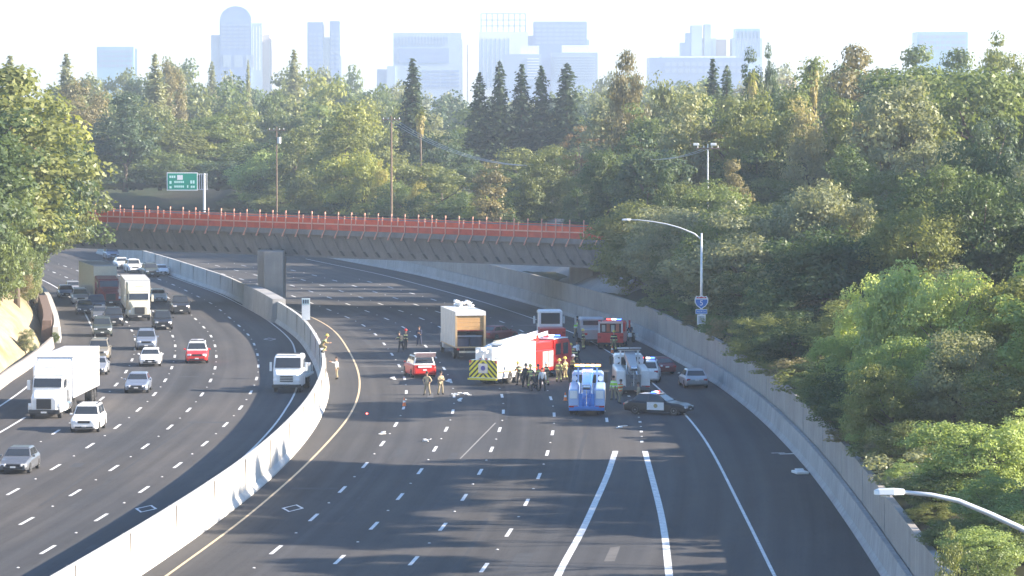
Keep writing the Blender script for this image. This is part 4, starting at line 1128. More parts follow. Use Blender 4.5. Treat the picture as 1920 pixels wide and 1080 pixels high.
def semi(pnt, x, y, rz, label, trailer_len=13.0, boxm=WHITEP, th=4.05, cabroof=3.75, dark_front=False, refl=True, cab_only=False):
    """x, y: foot of the front bumper"""
    t = empty('semi_truck', (x, y, 0), rz, label, 'semi truck')
    # local y: 0 at bumper, body goes to -y
    def R_(yy, w, z0, z1, c=.12): return [(-w, yy, z0), (w, yy, z0), (w, yy, z1-c), (w-c, yy, z1), (-w+c, yy, z1), (-w, yy, z1-c)]
    MB().loft([R_(-.08,.86,.62,1.52,.2), R_(-.5,.98,.6,1.68,.2), R_(-1.75,1.06,.6,1.95,.15)]).build('hood', pnt, t, bevel=.04)
    for s in (1,-1): MB().loft([R_(-.25,.18,.45,1.0), R_(-1.75,.2,.45,1.15)]).build('fender', pnt, t, bevel=.04).location = (s*.98, 0, 0)
    MB().loft([R_(-1.7,1.08,.6,2.05,.1), R_(-2.05,1.08,.6,2.8,.1), R_(-2.9,1.16,.6,2.95,.1)]).build('cab', pnt, t, bevel=.04)
    MB().loft([R_(-2.3,1.10,2.82,2.97,.05), R_(-2.75,1.2,2.8,cabroof-.1,.15), R_(-4.6,1.24,.75,min(th-.1, cabroof+.35),.12)]).build('sleeper', pnt, t, bevel=.05)
    MB().slab([(1.0,-1.71,2.12),(-1.0,-1.71,2.12),(-.98,-2.0,2.72),(.98,-2.0,2.72)], .06).build('windshield', GLASS, t)
    
    for s in (1,-1):
        q = [(s*1.10,-2.8,2.05),(s*1.10,-2.15,2.05),(s*1.13,-2.25,2.65),(s*1.15,-2.8,2.7)]
        MB().slab(q if s > 0 else q[::-1], .05).build('side_window', GLASS, t)
        MB().b2(s*1.30, s*1.52, -2.2, -2.05, 1.9, 2.6).build('mirror', pnt, t, bevel=.02)
        MB().box((s*.98, -.24, .98), (.30,.14,.26)).build('headlight', LAMPW, t, bevel=.03)
        MB().cyly((s*1.02, -3.6, .72), .32, 1.3).build('fuel_tank', CHROME, t)
        wheel(t, s*.98, -1.15, .50, .28)
        for yy in (-5.2, -6.5): wheel(t, s*1.10, yy, .50, .26, True)
        MB().b2(s*.55, s*1.15, -4.8, -7.0, 1.03, 1.08).build('mudguard', BLACK, t)
        MB().b2(s*1.06, s*1.2, -1.9, -4.5, .45, .8).build('side_skirt', pnt, t)
    MB().b2(-.52,.52,-.10,.0,.72,1.42).build('grille', BLACK if not dark_front else CHROME, t)
    MB().b2(-1.1,1.1,-.32,.02,.36,.66).build('bumper', BLACK, t, bevel=.04)
    MB().b2(-.2,.2,.02,.05,.42,.54).build('license_plate', mat('plate', (.7,.7,.68), .5), t)
    if refl: MB().loft([[(-.55,-2.76,3.28),(.35,-2.69,3.28),(.45,-2.71,3.38),(.3,-2.73,3.46),(-.45,-2.73,3.46),(-.62,-2.71,3.38)],[(-.55,-2.6,3.28),(.35,-2.6,3.28),(.45,-2.6,3.38),(.3,-2.6,3.46),(-.45,-2.6,3.46),(-.62,-2.6,3.38)]]).build('roof_vent', BLACK, t)
    MB().b2(-.45,.45,-4.6,-7.2,.7,1.02).build('chassis', BLACK, t)
    y0 = -5.0; y1 = y0-trailer_len
    tr = MB().b2(-1.29,1.29,y0,y1,1.15,th).build('trailer', boxm, t)
    ribm = MB()
    for k in range(int(trailer_len/1.2)): 
        for s in (1,-1): ribm.b2(s*1.288, s*1.302, y0-.3-k*1.2, y0-.34-k*1.2, 1.2, th-.05)
    ribm.build('panel_seams', mat('seam_grey', (.45,.45,.45), .6), tr)
    MB().b2(-1.31,1.31,y0+.01,y1-.01,th-.06,th+.01).build('roof_edge', mat('trim_grey', (.5,.5,.51), .5), tr)
    MB().b2(-1.305,1.305,y0,y1,1.1,1.2).build('side_rail', mat('trim_grey', (.5,.5,.51), .5), tr)
    for s in (1,-1):
        for yy in (y1+1.5, y1+2.8): wheel(t, s*1.10, yy, .50, .26, True)
        MB().b2(s*.9, s*.98, y0-2.4, y0-2.3, .3, 1.15).build('landing_leg', STEEL, t)
        MB().b2(s*.6,s*1.2, y1+.5, y1+.54, .25, 1.0).build('mud_flap', BLACK, t)
        MB().b2(s*.02, s*1.2, y1-.03, y1, 1.25, th-.15).build('door', WHITEP, t)
    MB().b2(-1.1,1.1,y1+.05,y1+.15,.5,.62).build('underride_guard', STEEL, t)
    return t
x, y = gp(82, 786); semi(P_WHITE, x, y, LC.head(255, True)-.03, 'white semi truck with sleeper cab and box trailer, nearest to the camera', 12.5)
x, y = gp(262, 602); semi(P_CREAM, x, y, LC.head(388, True), 'pale semi truck with greenish white cab in the middle of the jam', 12.5, th=4.0)
x, y = gp(208, 575); semi(P_DKRED, x, y, LC.head(425, True)+.05, 'dark red semi cab pulling a cream box trailer, farthest back in the jam', 14.5, boxm=P_CREAM, th=4.3, cabroof=2.9, refl=False)

# white flatbed truck nosed up to the median on the far carriageway
def flatbed(x, y, rz, label):
    t = empty('service_truck', (x, y, 0), rz, label, 'truck')
    def R_(yy, w, z0, z1, c=.1): return [(-w, yy, z0), (w, yy, z0), (w, yy, z1-c), (w-c, yy, z1), (-w+c, yy, z1), (-w, yy, z1-c)]
    MB().loft([R_(-.05,.98,.5,1.42,.2), R_(-.4,1.06,.48,1.62,.18), R_(-.9,1.12,.48,1.75,.12)]).build('hood', P_WHITE, t, bevel=.05)
    MB().loft([R_(-.85,1.14,.5,1.8,.08), R_(-1.3,1.12,.5,2.75,.12), R_(-1.6,1.1,.5,2.9,.15), R_(-2.8,1.1,.5,2.92,.12)]).build('cab', P_WHITE, t, bevel=.06)
    MB().slab([(1.0,-.87,1.88),(-1.0,-.87,1.88),(-.95,-1.23,2.62),(.95,-1.23,2.62)], .05).build('windshield', GLASS, t)
    for s in (1,-1):
        MB().b2(s*1.115, s*1.135, -2.5, -1.4, 1.85, 2.6).build('side_window', GLASS, t)
        MB().b2(s*1.28, s*1.46, -1.25, -1.12, 1.6, 2.3).build('mirror', P_WHITE, t, bevel=.02)
        MB().box((s*.86, -.06, 1.0), (.34,.12,.22)).build('headlight', LAMPW, t, bevel=.03)
        wheel(t, s*.95, -1.05, .46, .28); wheel(t, s*1.0, -5.2, .46, .26, True)
        for k in range(5): MB().b2(s*1.1, s*1.16, -3.2-k*.9, -3.12-k*.9, 1.15, 1.75).build('stake', STEEL, t)
    for k in range(4): MB().b2(-.5,.5,-.06,.0,.86+k*.13,.93+k*.13).build('grille_bar', BLACK, t)
    MB().b2(-1.12,1.12,-.25,.03,.42,.66).build('bumper', BLACK, t, bevel=.04)
    MB().b2(-.9,.9,-1.5,-1.35,2.93,3.02).build('roof_marker_bar', BLACK, t)
    MB().b2(-1.2,1.2,-3.0,-7.4,1.0,1.15).build('flatbed', STEEL, t)
    MB().cyly((.25,-4.3,1.75), .58, 1.9, 14).build('water_tank', mat('tank_green', (.05,.16,.13), .5, noise=.1), t)
    MB().b2(-1.0,-.1,-5.6,-7.0,1.15,1.9).build('tool_box', P_SILVER, t, bevel=.03)
    return t
x, y = gp(537, 737); flatbed(x, y, LC.head(285, True)-.10, 'white flatbed truck stopped against the curved median wall')

# ---- box truck with its rear door half open
def box_truck(x, y, rz, label):
    """x, y: middle of the rear sill; +Y forward"""
    t = empty('box_truck', (x, y, 0), rz, label, 'truck')
    hw, z0, z1, L = 1.32, 1.12, 4.15, 9.2; th = .06
    SIDE = mat('truck_side', (.55,.55,.53), .6, noise=.12, nscale=1.2); FR = mat('tan_frame', (.50,.36,.20), .6, noise=.15); PLY = mat('plywood_lining', (.40,.22,.09), .8, noise=.2, nscale=2)
    for s in (1,-1):
        MB().b2(s*(hw-th), s*hw, 0, L, z0, z1).build('side_wall', SIDE, t)
        MB().b2(s*(hw-th-.03), s*(hw-th-.005), .2, L-.1, z0+.05, z1-.1).build('inner_lining', PLY, t)
        MB().b2(s*(hw-.16), s*(hw+.02), -.06, .08, z0, z1).build('rear_post', FR, t)
        for k in range(5): MB().b2(s*(hw+.002), s*(hw+.02), .9+k*1.7, .96+k*1.7, z0, z1).build('side_rib', mat('trim_grey', (.5,.5,.51), .5), t)
        wheel(t, s*1.1, 2.0, .48, .26, True); wheel(t, s*1.05, L+1.1, .48, .28)
        MB().b2(s*.55, s*1.1, .35, .4, .3, 1.0).build('mud_flap', BLACK, t)
        MB().b2(s*.98, s*1.2, -.07, .0, .86, 1.02).build('taillight', LAMPR, t)
    MB().b2(-hw-.02, hw+.02, -.08, L, z1, z1+.07).build('roof', mat('truck_roof', (.72,.72,.70), .6, noise=.1), t)
    MB().b2(-hw-.01, hw+.01, -.09, .1, z1-.28, z1-.005).build('header', WHITEP, t)
    MB().b2(-hw, hw, 0, L, z0-.08, z0+.02).build('floor', FR, t)
    MB().b2(-hw, hw, L, L+.08, z0, z1).build('front_wall', SIDE, t)
    for k in range(4): MB().b2(-hw+.17, hw-.17, .02, .07, 2.62+k*.315, 2.62+k*.315+.3).build('door_panel', mat('orange_tan_door', (.58,.34,.14), .6, noise=.15, nscale=1.5), t)
    MB().b2(-hw+.17, hw-.17, .0, .09, 2.52, 2.60).build('door_bottom_rail', mat('dark_red_rail', (.20,.04,.03), .6), t)
    MB().b2(-1.0, 1.0, -.12, .02, .62, .78).build('bumper', mat('worn_cream', (.45,.42,.33), .7, noise=.25), t)
    MB().b2(-.45,.45,.3,L+1.6,.72,1.0).build('chassis', BLACK, t)
    def R_(yy, w, za, zb): return [(-w, yy, za), (w, yy, za), (w, yy, zb), (-w, yy, zb)]
    MB().loft([R_(L+.15,1.12,.5,2.7), R_(L+1.2,1.12,.5,2.7), R_(L+1.7,1.1,.5,1.8), R_(L+2.6,1.0,.5,1.45)]).build('cab', P_WHITE, t, bevel=.06)
    # load inside, visible through the opening
    for k, (a, b_, c_, d_) in enumerate(((-1.1,-.05,.4,1.5),(.05,1.05,.5,1.7),(-.9,.8,2.2,3.2))):
        MB().b2(a, b_, c_, d_, z0+.02, z0+.75+.12*k).build('cargo_crate', mat('cargo_dark', (.04,.05,.09), .7, noise=.2), t, bevel=.03)
    MB().b2(-1.05,1.1,.35,.6,z0+.86,z0+1.0).build('cargo_board', mat('cargo_pale', (.35,.38,.45), .6), t)
    # torn debris lying on the roof belongs to the truck's bent front edge
    m = MB(); rr = random.Random(4)
    for k in range(16): m.box((.5+rr.uniform(-.6,.75), L-.9+rr.uniform(-.9,.9), z1+.22+rr.uniform(-.1,.35)), (rr.uniform(.2,.6), rr.uniform(.2,.7), rr.uniform(.05,.22)), rz=rr.uniform(0,3), rx=rr.uniform(-.6,.6))
    m.build('torn_roof_panel', P_WHITE, t)
    return t
BT = (xat(882, 324), 324)
box_truck(*BT, R(9), 'box truck with its tan rear door half raised, stopped across the middle lanes')

# ---- ladder fire engine
def chevron_material():
    m, nt, b = _new('chevron'); h = NT(nt)
    tc = h.n('ShaderNodeTexCoord').outputs['Object']; sp = h.n('ShaderNodeSeparateXYZ'); h.l(tc, sp.inputs[0])
    v = h.math('SUBTRACT', h.math('ABSOLUTE', sp.outputs[0]), h.math('MULTIPLY', sp.outputs[2], -1.0))
    s = h.math('FRACT', h.math('MULTIPLY', v, 2.35)); f = h.math('GREATER_THAN', s, .45)
    h.l(h.mix(f, (.02,.02,.02), (.86,.72,.03)), b.inputs['Base Color']); b.inputs['Roughness'].default_value = .4
    return m
def fire_engine(x, y, rz, label):
    """x, y: middle of the rear; +Y forward, 14 m long"""
    t = empty('fire_engine', (x, y, 0), rz, label, 'fire engine')
    hw = 1.24; RED = P_RED; Wt = P_WHITE
    def R_(yy, w, z0, z1, c=.08): return [(-w, yy, z0), (w, yy, z0), (w, yy, z1-c), (w-c, yy, z1), (-w+c, yy, z1), (-w, yy, z1-c)]
    MB().loft([R_(0,hw,.5,2.0), R_(3.2,hw,.5,2.0)]).build('rear_body', Wt, t, bevel=.03)
    MB().loft([R_(1.0,hw-.04,2.0,2.62), R_(3.2,hw-.04,2.0,3.05)]).build('rear_upper_body', Wt, t, bevel=.03)
    MB().loft([R_(3.22,hw,.6,3.05), R_(7.0,hw,.6,3.15)]).build('white_locker_body', Wt, t, bevel=.03)
    MB().loft([R_(7.02,hw,.6,2.35), R_(10.4,hw,.6,2.35)]).build('red_lower_body', RED, t, bevel=.03)
    MB().loft([R_(7.02,hw-.1,2.36,3.0), R_(10.4,hw-.1,2.36,3.0)]).build('red_upper_body', RED, t, bevel=.03)
    MB().loft([R_(10.5,hw,.55,3.05,.15), R_(13.3,hw,.55,3.05,.15), R_(14.0,hw-.05,.55,2.2,.1)]).build('cab', RED, t, bevel=.05)
    MB().b2(-hw+.02, hw-.02, 10.45, 13.2, 3.06, 3.14).build('cab_roof', Wt, t, bevel=.02)
    MB().slab([(-1.1,13.35,2.95),(1.1,13.35,2.95),(1.1,13.95,2.15),(-1.1,13.95,2.15)], -.03).build('windshield', GLASS, t)
    # rear chevron board
    MB().b2(-hw+.02, hw-.02, -.03, -.001, .62, 1.98).build('chevron_board', chevron_material(), t)
    MB().b2(-.42,.42,-.05,-.031,.95,1.72).build('rear_plate', P_SILVER, t)
    MB().cyly((0,-.055,1.35), .2, .02, 10).build('crest', mat('crest_blue', (.10,.10,.35), .5), t)
    for k in range(5): MB().cyly((-.5+k*.25, -.02, 2.08), .06, .12, 8).build('marker_lamp', LAMPR if k % 2 else LAMPW, t)
    MB().b2(-hw, hw, -.3, .0, .42, .56).build('tailboard', mat('yellow_edge', (.75,.6,.05), .5), t)
    for s in (1,-1):
        MB().b2(s*(hw-.22), s*(hw-.02), -.06, -.032, 1.75, 1.95).build('taillight', LAMPR, t)
        for yy in (2.3, 3.7, 9.6 if False else 12.0): wheel(t, s*(hw-.13), yy, .52, .28, yy < 5)
        for (a, b_) in ((.25,1.1),(4.35,5.55),(5.65,6.9)): MB().b2(s*(hw+.002), s*(hw+.022), a, b_, 1.1, 1.9).build('locker_door', mat('roller_door', (.62,.63,.64), .35, .5), t)
        for (a, b_) in ((7.2,8.2),(8.3,9.3),(9.4,10.3)): MB().b2(s*(hw+.002), s*(hw+.022), a, b_, .9, 2.2).build('locker_door', mat('roller_door', (.62,.63,.64), .35, .5) if a > 8 else RED, t)
        MB().b2(s*(hw+.003), s*(hw+.02), .1, 10.3, .98, 1.06).build('side_stripe', mat('stripe_orange', (.75,.22,.05), .4), t)
        MB().b2(s*(hw+.001), s*(hw+.02), 10.8, 11.7, 1.8, 2.7).build('side_window', GLASS, t)
        MB().b2(s*(hw+.001), s*(hw+.02), 12.2, 13.1, 1.8, 2.7).build('side_window', GLASS, t)
        # ladder side rails
        MB().loft([[(s*.42,-.4,2.55+0),(s*.48,-.4,2.55),(s*.48,-.4,2.75),(s*.42,-.4,2.75)],[(s*.42,10.9,3.42),(s*.48,10.9,3.42),(s*.48,10.9,3.75),(s*.42,10.9,3.75)]]).build('ladder_rail', P_CREAM if False else Wt, t)
        MB().b2(s*.2, s*.75, .1, .5, 2.02, 2.95).build('step_locker', WHITEP, t, bevel=.03)
    MB().box((0, 5.2, 3.32), (1.0, 5.5, .18), rx=.077).build('ladder_bed', Wt, t)
    for k in range(26):
        yy = -.2+k*.43; MB().b2(-.42,.42,yy,yy+.06,2.58+yy*.079,2.64+yy*.079).build('rung', STEEL, t)
    MB().cylz((0, 8.9, 3.0), .55, .5, 14).build('turntable', RED, t)
    MB().b2(-.9,-.2,3.6,6.8,3.16,3.3).build('hose_cover', mat('hose_tan', (.45,.40,.28), .8, noise=.15), t)
    light_bar(t, (0, 12.6, 3.14), BAR_RB, 1.5)
    return t
FE = (xat(906, 294.5), 294.5)
fire_engine(*FE, R(-26), 'long white and red ladder fire engine with yellow and black chevrons on its tail')

# ---- heavy wrecker with blue boom, rear towards the camera
def wrecker(x, y, rz, label, boom, body, bars, L=9.0):
    t = empty('tow_truck', (x, y, 0), rz, label, 'tow truck')
    def R_(yy, w, z0, z1, c=.08): return [(-w, yy, z0), (w, yy, z0), (w, yy, z1-c), (w-c, yy, z1), (-w+c, yy, z1), (-w, yy, z1-c)]
    for s in (1,-1):
        MB().loft([R_(.2,.36,.55,1.9), R_(5.4,.36,.55,2.05)]).build('side_body', body, t, bevel=.03).location = (s*.92, 0, 0)
        for k in range(3): MB().b2(s*1.285, s*1.30, .5+k*1.6, 1.9+k*1.6, .85, 1.75).build('locker_door', P_SILVER, t)
        MB().b2(s*.66, s*1.2, .12, .198, 1.25, 1.8).build('rear_locker_door', WHITEP, t)
        MB().b2(s*.62, s*1.26, .05, .15, .62, .74).build('taillight', LAMPR, t)
        MB().b2(s*.62, s*.74, 5.0, 5.15, 2.0, 3.1).build('pylon_post', body, t)
        MB().cyly((s*.93, 4.9, 2.35), .2, .16, 10).build('work_lamp', LAMPW, t)
        wheel(t, s*1.12, 2.0, .5, .26, True); wheel(t, s*1.12, 3.3, .5, .26, True); wheel(t, s*1.08, 8.0, .5, .28)
        MB().tube([(s*.42,.4,1.0),(s*.30,3.2,2.5)], .07).build('hydraulic_ram', CHROME, t)
        MB().b2(s*.15, s*.22, -.1, 3.8, 1.5, 1.56).build('tow_chain_guard', boom, t)
        MB().b2(s*.3, s*.56, .0, .3, .45, 1.6).build('stabiliser', boom, t, bevel=.02)
        MB().b2(s*1.25, s*1.42, 6.7, 6.8, 1.9, 2.6).build('mirror', BLACK, t)
    MB().b2(-.56,.56,.1,5.0,.7,1.25).build('deck', boom, t)
    MB().b2(-1.26,1.26,-.06,.2,.40,.60).build('tailboard', boom, t)
    MB().loft([[(-.3,-.3,1.9),(.3,-.3,1.9),(.3,-.3,2.25),(-.3,-.3,2.25)],[(-.42,5.0,2.55),(.42,5.0,2.55),(.42,5.0,3.1),(-.42,5.0,3.1)]]).build('boom', boom, t, bevel=.04)
    MB().cylx((0,-.35,2.1), .2, .5).build('boom_sheave', CHROME, t)
    MB().tube([(0,-.4,2.0),(0,-.35,.75)], .03).build('winch_cable', STEEL, t)
    MB().loft([[(-.14,-.35,.55),(.14,-.35,.55),(.14,-.35,.95),(-.14,-.35,.95)],[(-.2,1.5,.9),(.2,1.5,.9),(.2,1.5,1.3),(-.2,1.5,1.3)]]).build('underlift', boom, t)
    MB().b2(-.9,.9,-.45,-.3,.55,.72).build('crossbar', boom, t)
    MB().loft([R_(5.6,1.14,.6,2.75,.15), R_(7.0,1.14,.6,2.8,.15), R_(7.5,1.1,.6,1.95,.1), R_(8.9,1.0,.6,1.6,.2)]).build('cab', body, t, bevel=.05)
    MB().b2(-.85,.85,5.56,5.60,1.95,2.55).build('rear_window', GLASS, t)
    for s in (1,-1): MB().b2(s*1.135, s*1.15, 6.0, 6.9, 1.9, 2.5).build('side_window', GLASS, t)
    MB().slab([(-1.0,6.98,2.72),(1.0,6.98,2.72),(1.0,7.47,2.0),(-1.0,7.47,2.0)], -.02).build('windshield', GLASS, t)
    MB().b2(-.85,.85,5.0,5.1,3.1,3.16).build('pylon_bar', body, t)
    light_bar(t, (0, 5.05, 3.17), bars, 1.9)
    return t
x, y = gp(1100, 781); wrecker(x, y+.3, R(-2), 'blue and white heavy tow truck with amber lights glowing, rear toward the camera', P_BLUE, P_LTBLUE if False else paint('pale_blue', (.40,.56,.82)), BAR_AM)
x, y = gp(1188, 742); wrecker(x, y+.3, R(2), 'white utility tow truck with dark cab window beside the blue one', P_GREY, P_WHITE, BAR_OFF)

# ---- patrol car, side on
def patrol_car(x, y, rz, label):
    t = car('sedan', P_BLACK, x, y, rz, label, 'patrol car', lights=BAR_RB, name='patrol_car')
    MB().b2(-.58,.58,-1.25,.15,1.452,1.47).build('roof_panel', P_WHITE, t)
    for s in (1,-1):
        MB().b2(s*.921, s*.935, -.55, .75, .34, .90).build('door', P_WHITE, t)
        MB().cylx((s*.94, .12, .64), .16, .012, 7).build('star_badge', mat('badge_gold', (.35,.28,.12), .5), t)
    return t
patrol_car(xat(1236, 267), 267, R(-114), 'black and white patrol car parked across the outer lane')
x, y = gp(1302, 729); car('sedan', P_SILVER, x, y+2.4, YR.head(294)+.05, 'silver sedan stopped on the outer shoulder, rear toward the camera')
x, y = gp(785, 709); 
tt = car('suv', P_RED, x, y+2.4, R(12), 'red fire command vehicle with open tailgate and white roof', roofcol=P_WHITE, cat='fire vehicle', lights=BAR_OFF)
MB().slab([(-.85,-2.35,1.72),(.85,-2.35,1.72),(.82,-3.0,2.12),(-.82,-3.0,2.12)], .05).build('tailgate', P_WHITE, tt)
MB().b2(-.55,.55,-2.47,-2.44,.85,1.02).build('rear_badge', WHITEP, tt)
car('coupe', P_DKRED, xat(1232, 308), 308, R(20), 'dark red car near the white patrol vehicle')
car('suv', P_WHITE, xat(1216, 299), 299, R(-4), 'white patrol vehicle beside the dark red car', cat='patrol car', lights=BAR_RB, name='patrol_vehicle')
car('coupe', P_DKRED, xat(934, 352), 352, R(-38), 'dark red car beyond the box truck')

def cab_truck(x, y, rz, label, body, box=None, name='utility_truck', bars=None, H=2.9, opened=False):
    """seen from behind"""
    t = empty(name, (x, y, 0), rz, label, 'truck')
    def R_(yy, w, z0, z1, c=.15): return [(-w, yy, z0), (w, yy, z0), (w, yy, z1-c), (w-c, yy, z1), (-w+c, yy, z1), (-w, yy, z1-c)]
    MB().loft([R_(3.0,1.12,.5,H-.1), R_(3.3,1.16,.5,H), R_(4.6,1.16,.5,H), R_(5.2,1.1,.5,1.9,.1), R_(6.4,1.02,.5,1.5,.15)]).build('cab', body, t, bevel=.05)
    MB().b2(-.88,.88,2.96,2.99,1.75,H-.28).build('rear_window', GLASS, t)
    for s in (1,-1):
        MB().b2(s*1.165, s*1.18, 3.5, 4.5, 1.75, H-.3).build('side_window', GLASS, t)
        MB().b2(s*1.3, s*1.48, 4.6, 4.7, 1.7, 2.4).build('mirror', body, t)
        wheel(t, s*1.02, .9, .46, .26, True); wheel(t, s*1.02, 5.3, .46, .28)
        MB().b2(s*.85, s*1.15, -.04, .0, 1.0, 1.2).build('taillight', LAMPR, t)
    MB().loft([R_(0,1.18,.6,1.5,.05), R_(2.85,1.18,.6,1.5,.05)]).build('bed_body', box or body, t, bevel=.03)
    MB().b2(-1.1,1.1,-.2,.0,.45,.62).build('bumper', BLACK, t)
    if opened:
        MB().b2(-1.1,-.98,.05,.3,1.5,2.35).build('rear_frame', P_WHITE, t); MB().b2(.98,1.1,.05,.3,1.5,2.35).build('rear_frame', P_WHITE, t)
        MB().b2(-1.12,1.12,.02,.34,2.35,2.52).build('rear_header', mat('pale_pink', (.75,.5,.45), .5), t)
        MB().b2(-.97,.97,.4,.5,1.5,2.5).build('equipment_rack', mat('rack_dark', (.10,.04,.04), .7, noise=.3), t)
        for k in range(4): MB().b2(-.8+k*.42,-.5+k*.42,.28,.4,1.6,2.2+.1*(k%2)).build('stowed_gear', mat('gear_orange', (.55,.18,.10), .7) if k % 2 else P_SILVER, t)
    if bars: light_bar(t, (0, 4.0, H), bars, 1.4)
    return t
cab_truck(xat(1037, 345), 345, R(4), 'white truck cab with a wide dark rear window showing above the fire engine', P_WHITE, P_RED, H=3.05, name='pickup_cab')
cab_truck(xat(1118, 345), 343, R(6), 'silver cab truck with rounded window beyond the rescue crew', P_SILVER, H=2.45)
cab_truck(xat(1146, 336), 338, R(-6), 'red and white rescue truck with open equipment rack amid the crew', P_RED, P_RED, H=2.4, opened=True, bars=BAR_RB, name='rescue_truck')

# ---- motorcycle against the barrier
def motorcycle(x, y, rz, label):
    t = empty('motorcycle', (x, y, 0), rz, label, 'motorcycle')
    for yy in (.78, -.72): MB().cylx((0, yy, .32), .32, .13).build('wheel', TYRE, t)
    MB().loft([[(-.14,-.4,.35),(.14,-.4,.35),(.14,-.4,.75),(-.14,-.4,.75)],[(-.16,.35,.35),(.16,.35,.35),(.16,.35,.95),(-.16,.35,.95)]]).build('body', P_BLACK, t, bevel=.04)
    MB().b2(-.16,.16,-.75,.05,.76,.88).build('saddle', BLACK, t, bevel=.03)
    MB().loft([[(-.3,.5,.8),(.3,.5,.8),(.3,.6,.8),(-.3,.6,.8)],[(-.22,.45,1.35),(.22,.45,1.35),(.22,.48,1.35),(-.22,.48,1.35)]]).build('fairing', P_WHITE, t)
    for s in (1,-1):
        MB().b2(s*.2, s*.42, -.95, -.4, .5, .85).build('pannier', P_WHITE, t, bevel=.04)
        MB().tube([(s*.08,.78,.32),(s*.1,.5,.95)], .03).build('fork', CHROME, t)
        MB().tube([(0,.5,1.0),(s*.4,.3,1.08)], .02).build('handlebar', BLACK, t)
    return t
motorcycle(RB.X(349)-.85, 349, R(18), 'police motorcycle parked against the shoulder barrier')
# ---------------------------------------------------------------- people
SKIN = mat('skin', (.45,.27,.19), .6)
def skin_mesh(name, pts, edges, radii, root=0):
    bm = bmesh.new(); ly = bm.verts.layers.skin.verify(); vs = []
    for p, r in zip(pts, radii):
        v = bm.verts.new(p); rr = r if isinstance(r, tuple) else (r, r); v[ly].radius = rr; v[ly].use_root = False; vs.append(v)
    vs[root][ly].use_root = True
    for a, b_ in edges: bm.edges.new((vs[a], vs[b_]))
    me = bpy.data.meshes.new(name); bm.to_mesh(me); bm.free()
    return me
def skeleton(pose):
    """1.78 m figure facing +Y; returns joints"""
    hipw, shw = .10, .19
    lean = pose.get('lean', 0.0); st = pose.get('stance', .10); stride = pose.get('stride', 0.0); crouch = pose.get('crouch', 0.0)
    pz = .95 - crouch*.42
    J = {'pelvis': Vector((0, -crouch*.15, pz)), 'waist': Vector((0, .02+lean*.1-crouch*.1, pz+.16)), 'chest': Vector((0, .02+lean*.28, pz+.36)), 'neck': Vector((0, .03+lean*.42, pz+.53)), 'head': Vector((0, .06+lean*.52, pz+.69))}
    for s, k in ((1, 'r'), (-1, 'l')):
        J['hip'+k] = Vector((s*hipw, -crouch*.15, pz-.06)); J['knee'+k] = Vector((s*(hipw+st*.5), .04+s*stride*.5+crouch*.35, .50-crouch*.06)); J['ankle'+k] = Vector((s*(hipw+st), -.04+s*stride, .09)); J['toe'+k] = Vector((s*(hipw+st)*1.08, .15+s*stride, .05))
        sh = J['chest'] + Vector((s*shw, 0, .08)); J['sh'+k] = sh
        e, h_ = pose.get('arm'+k, pose.get('arm', ((.07,.0,-.30),(.04,.06,-.26))))
        J['el'+k] = sh + Vector((s*e[0], e[1], e[2])); J['hand'+k] = J['el'+k] + Vector((s*h_[0], h_[1], h_[2]))
    return J
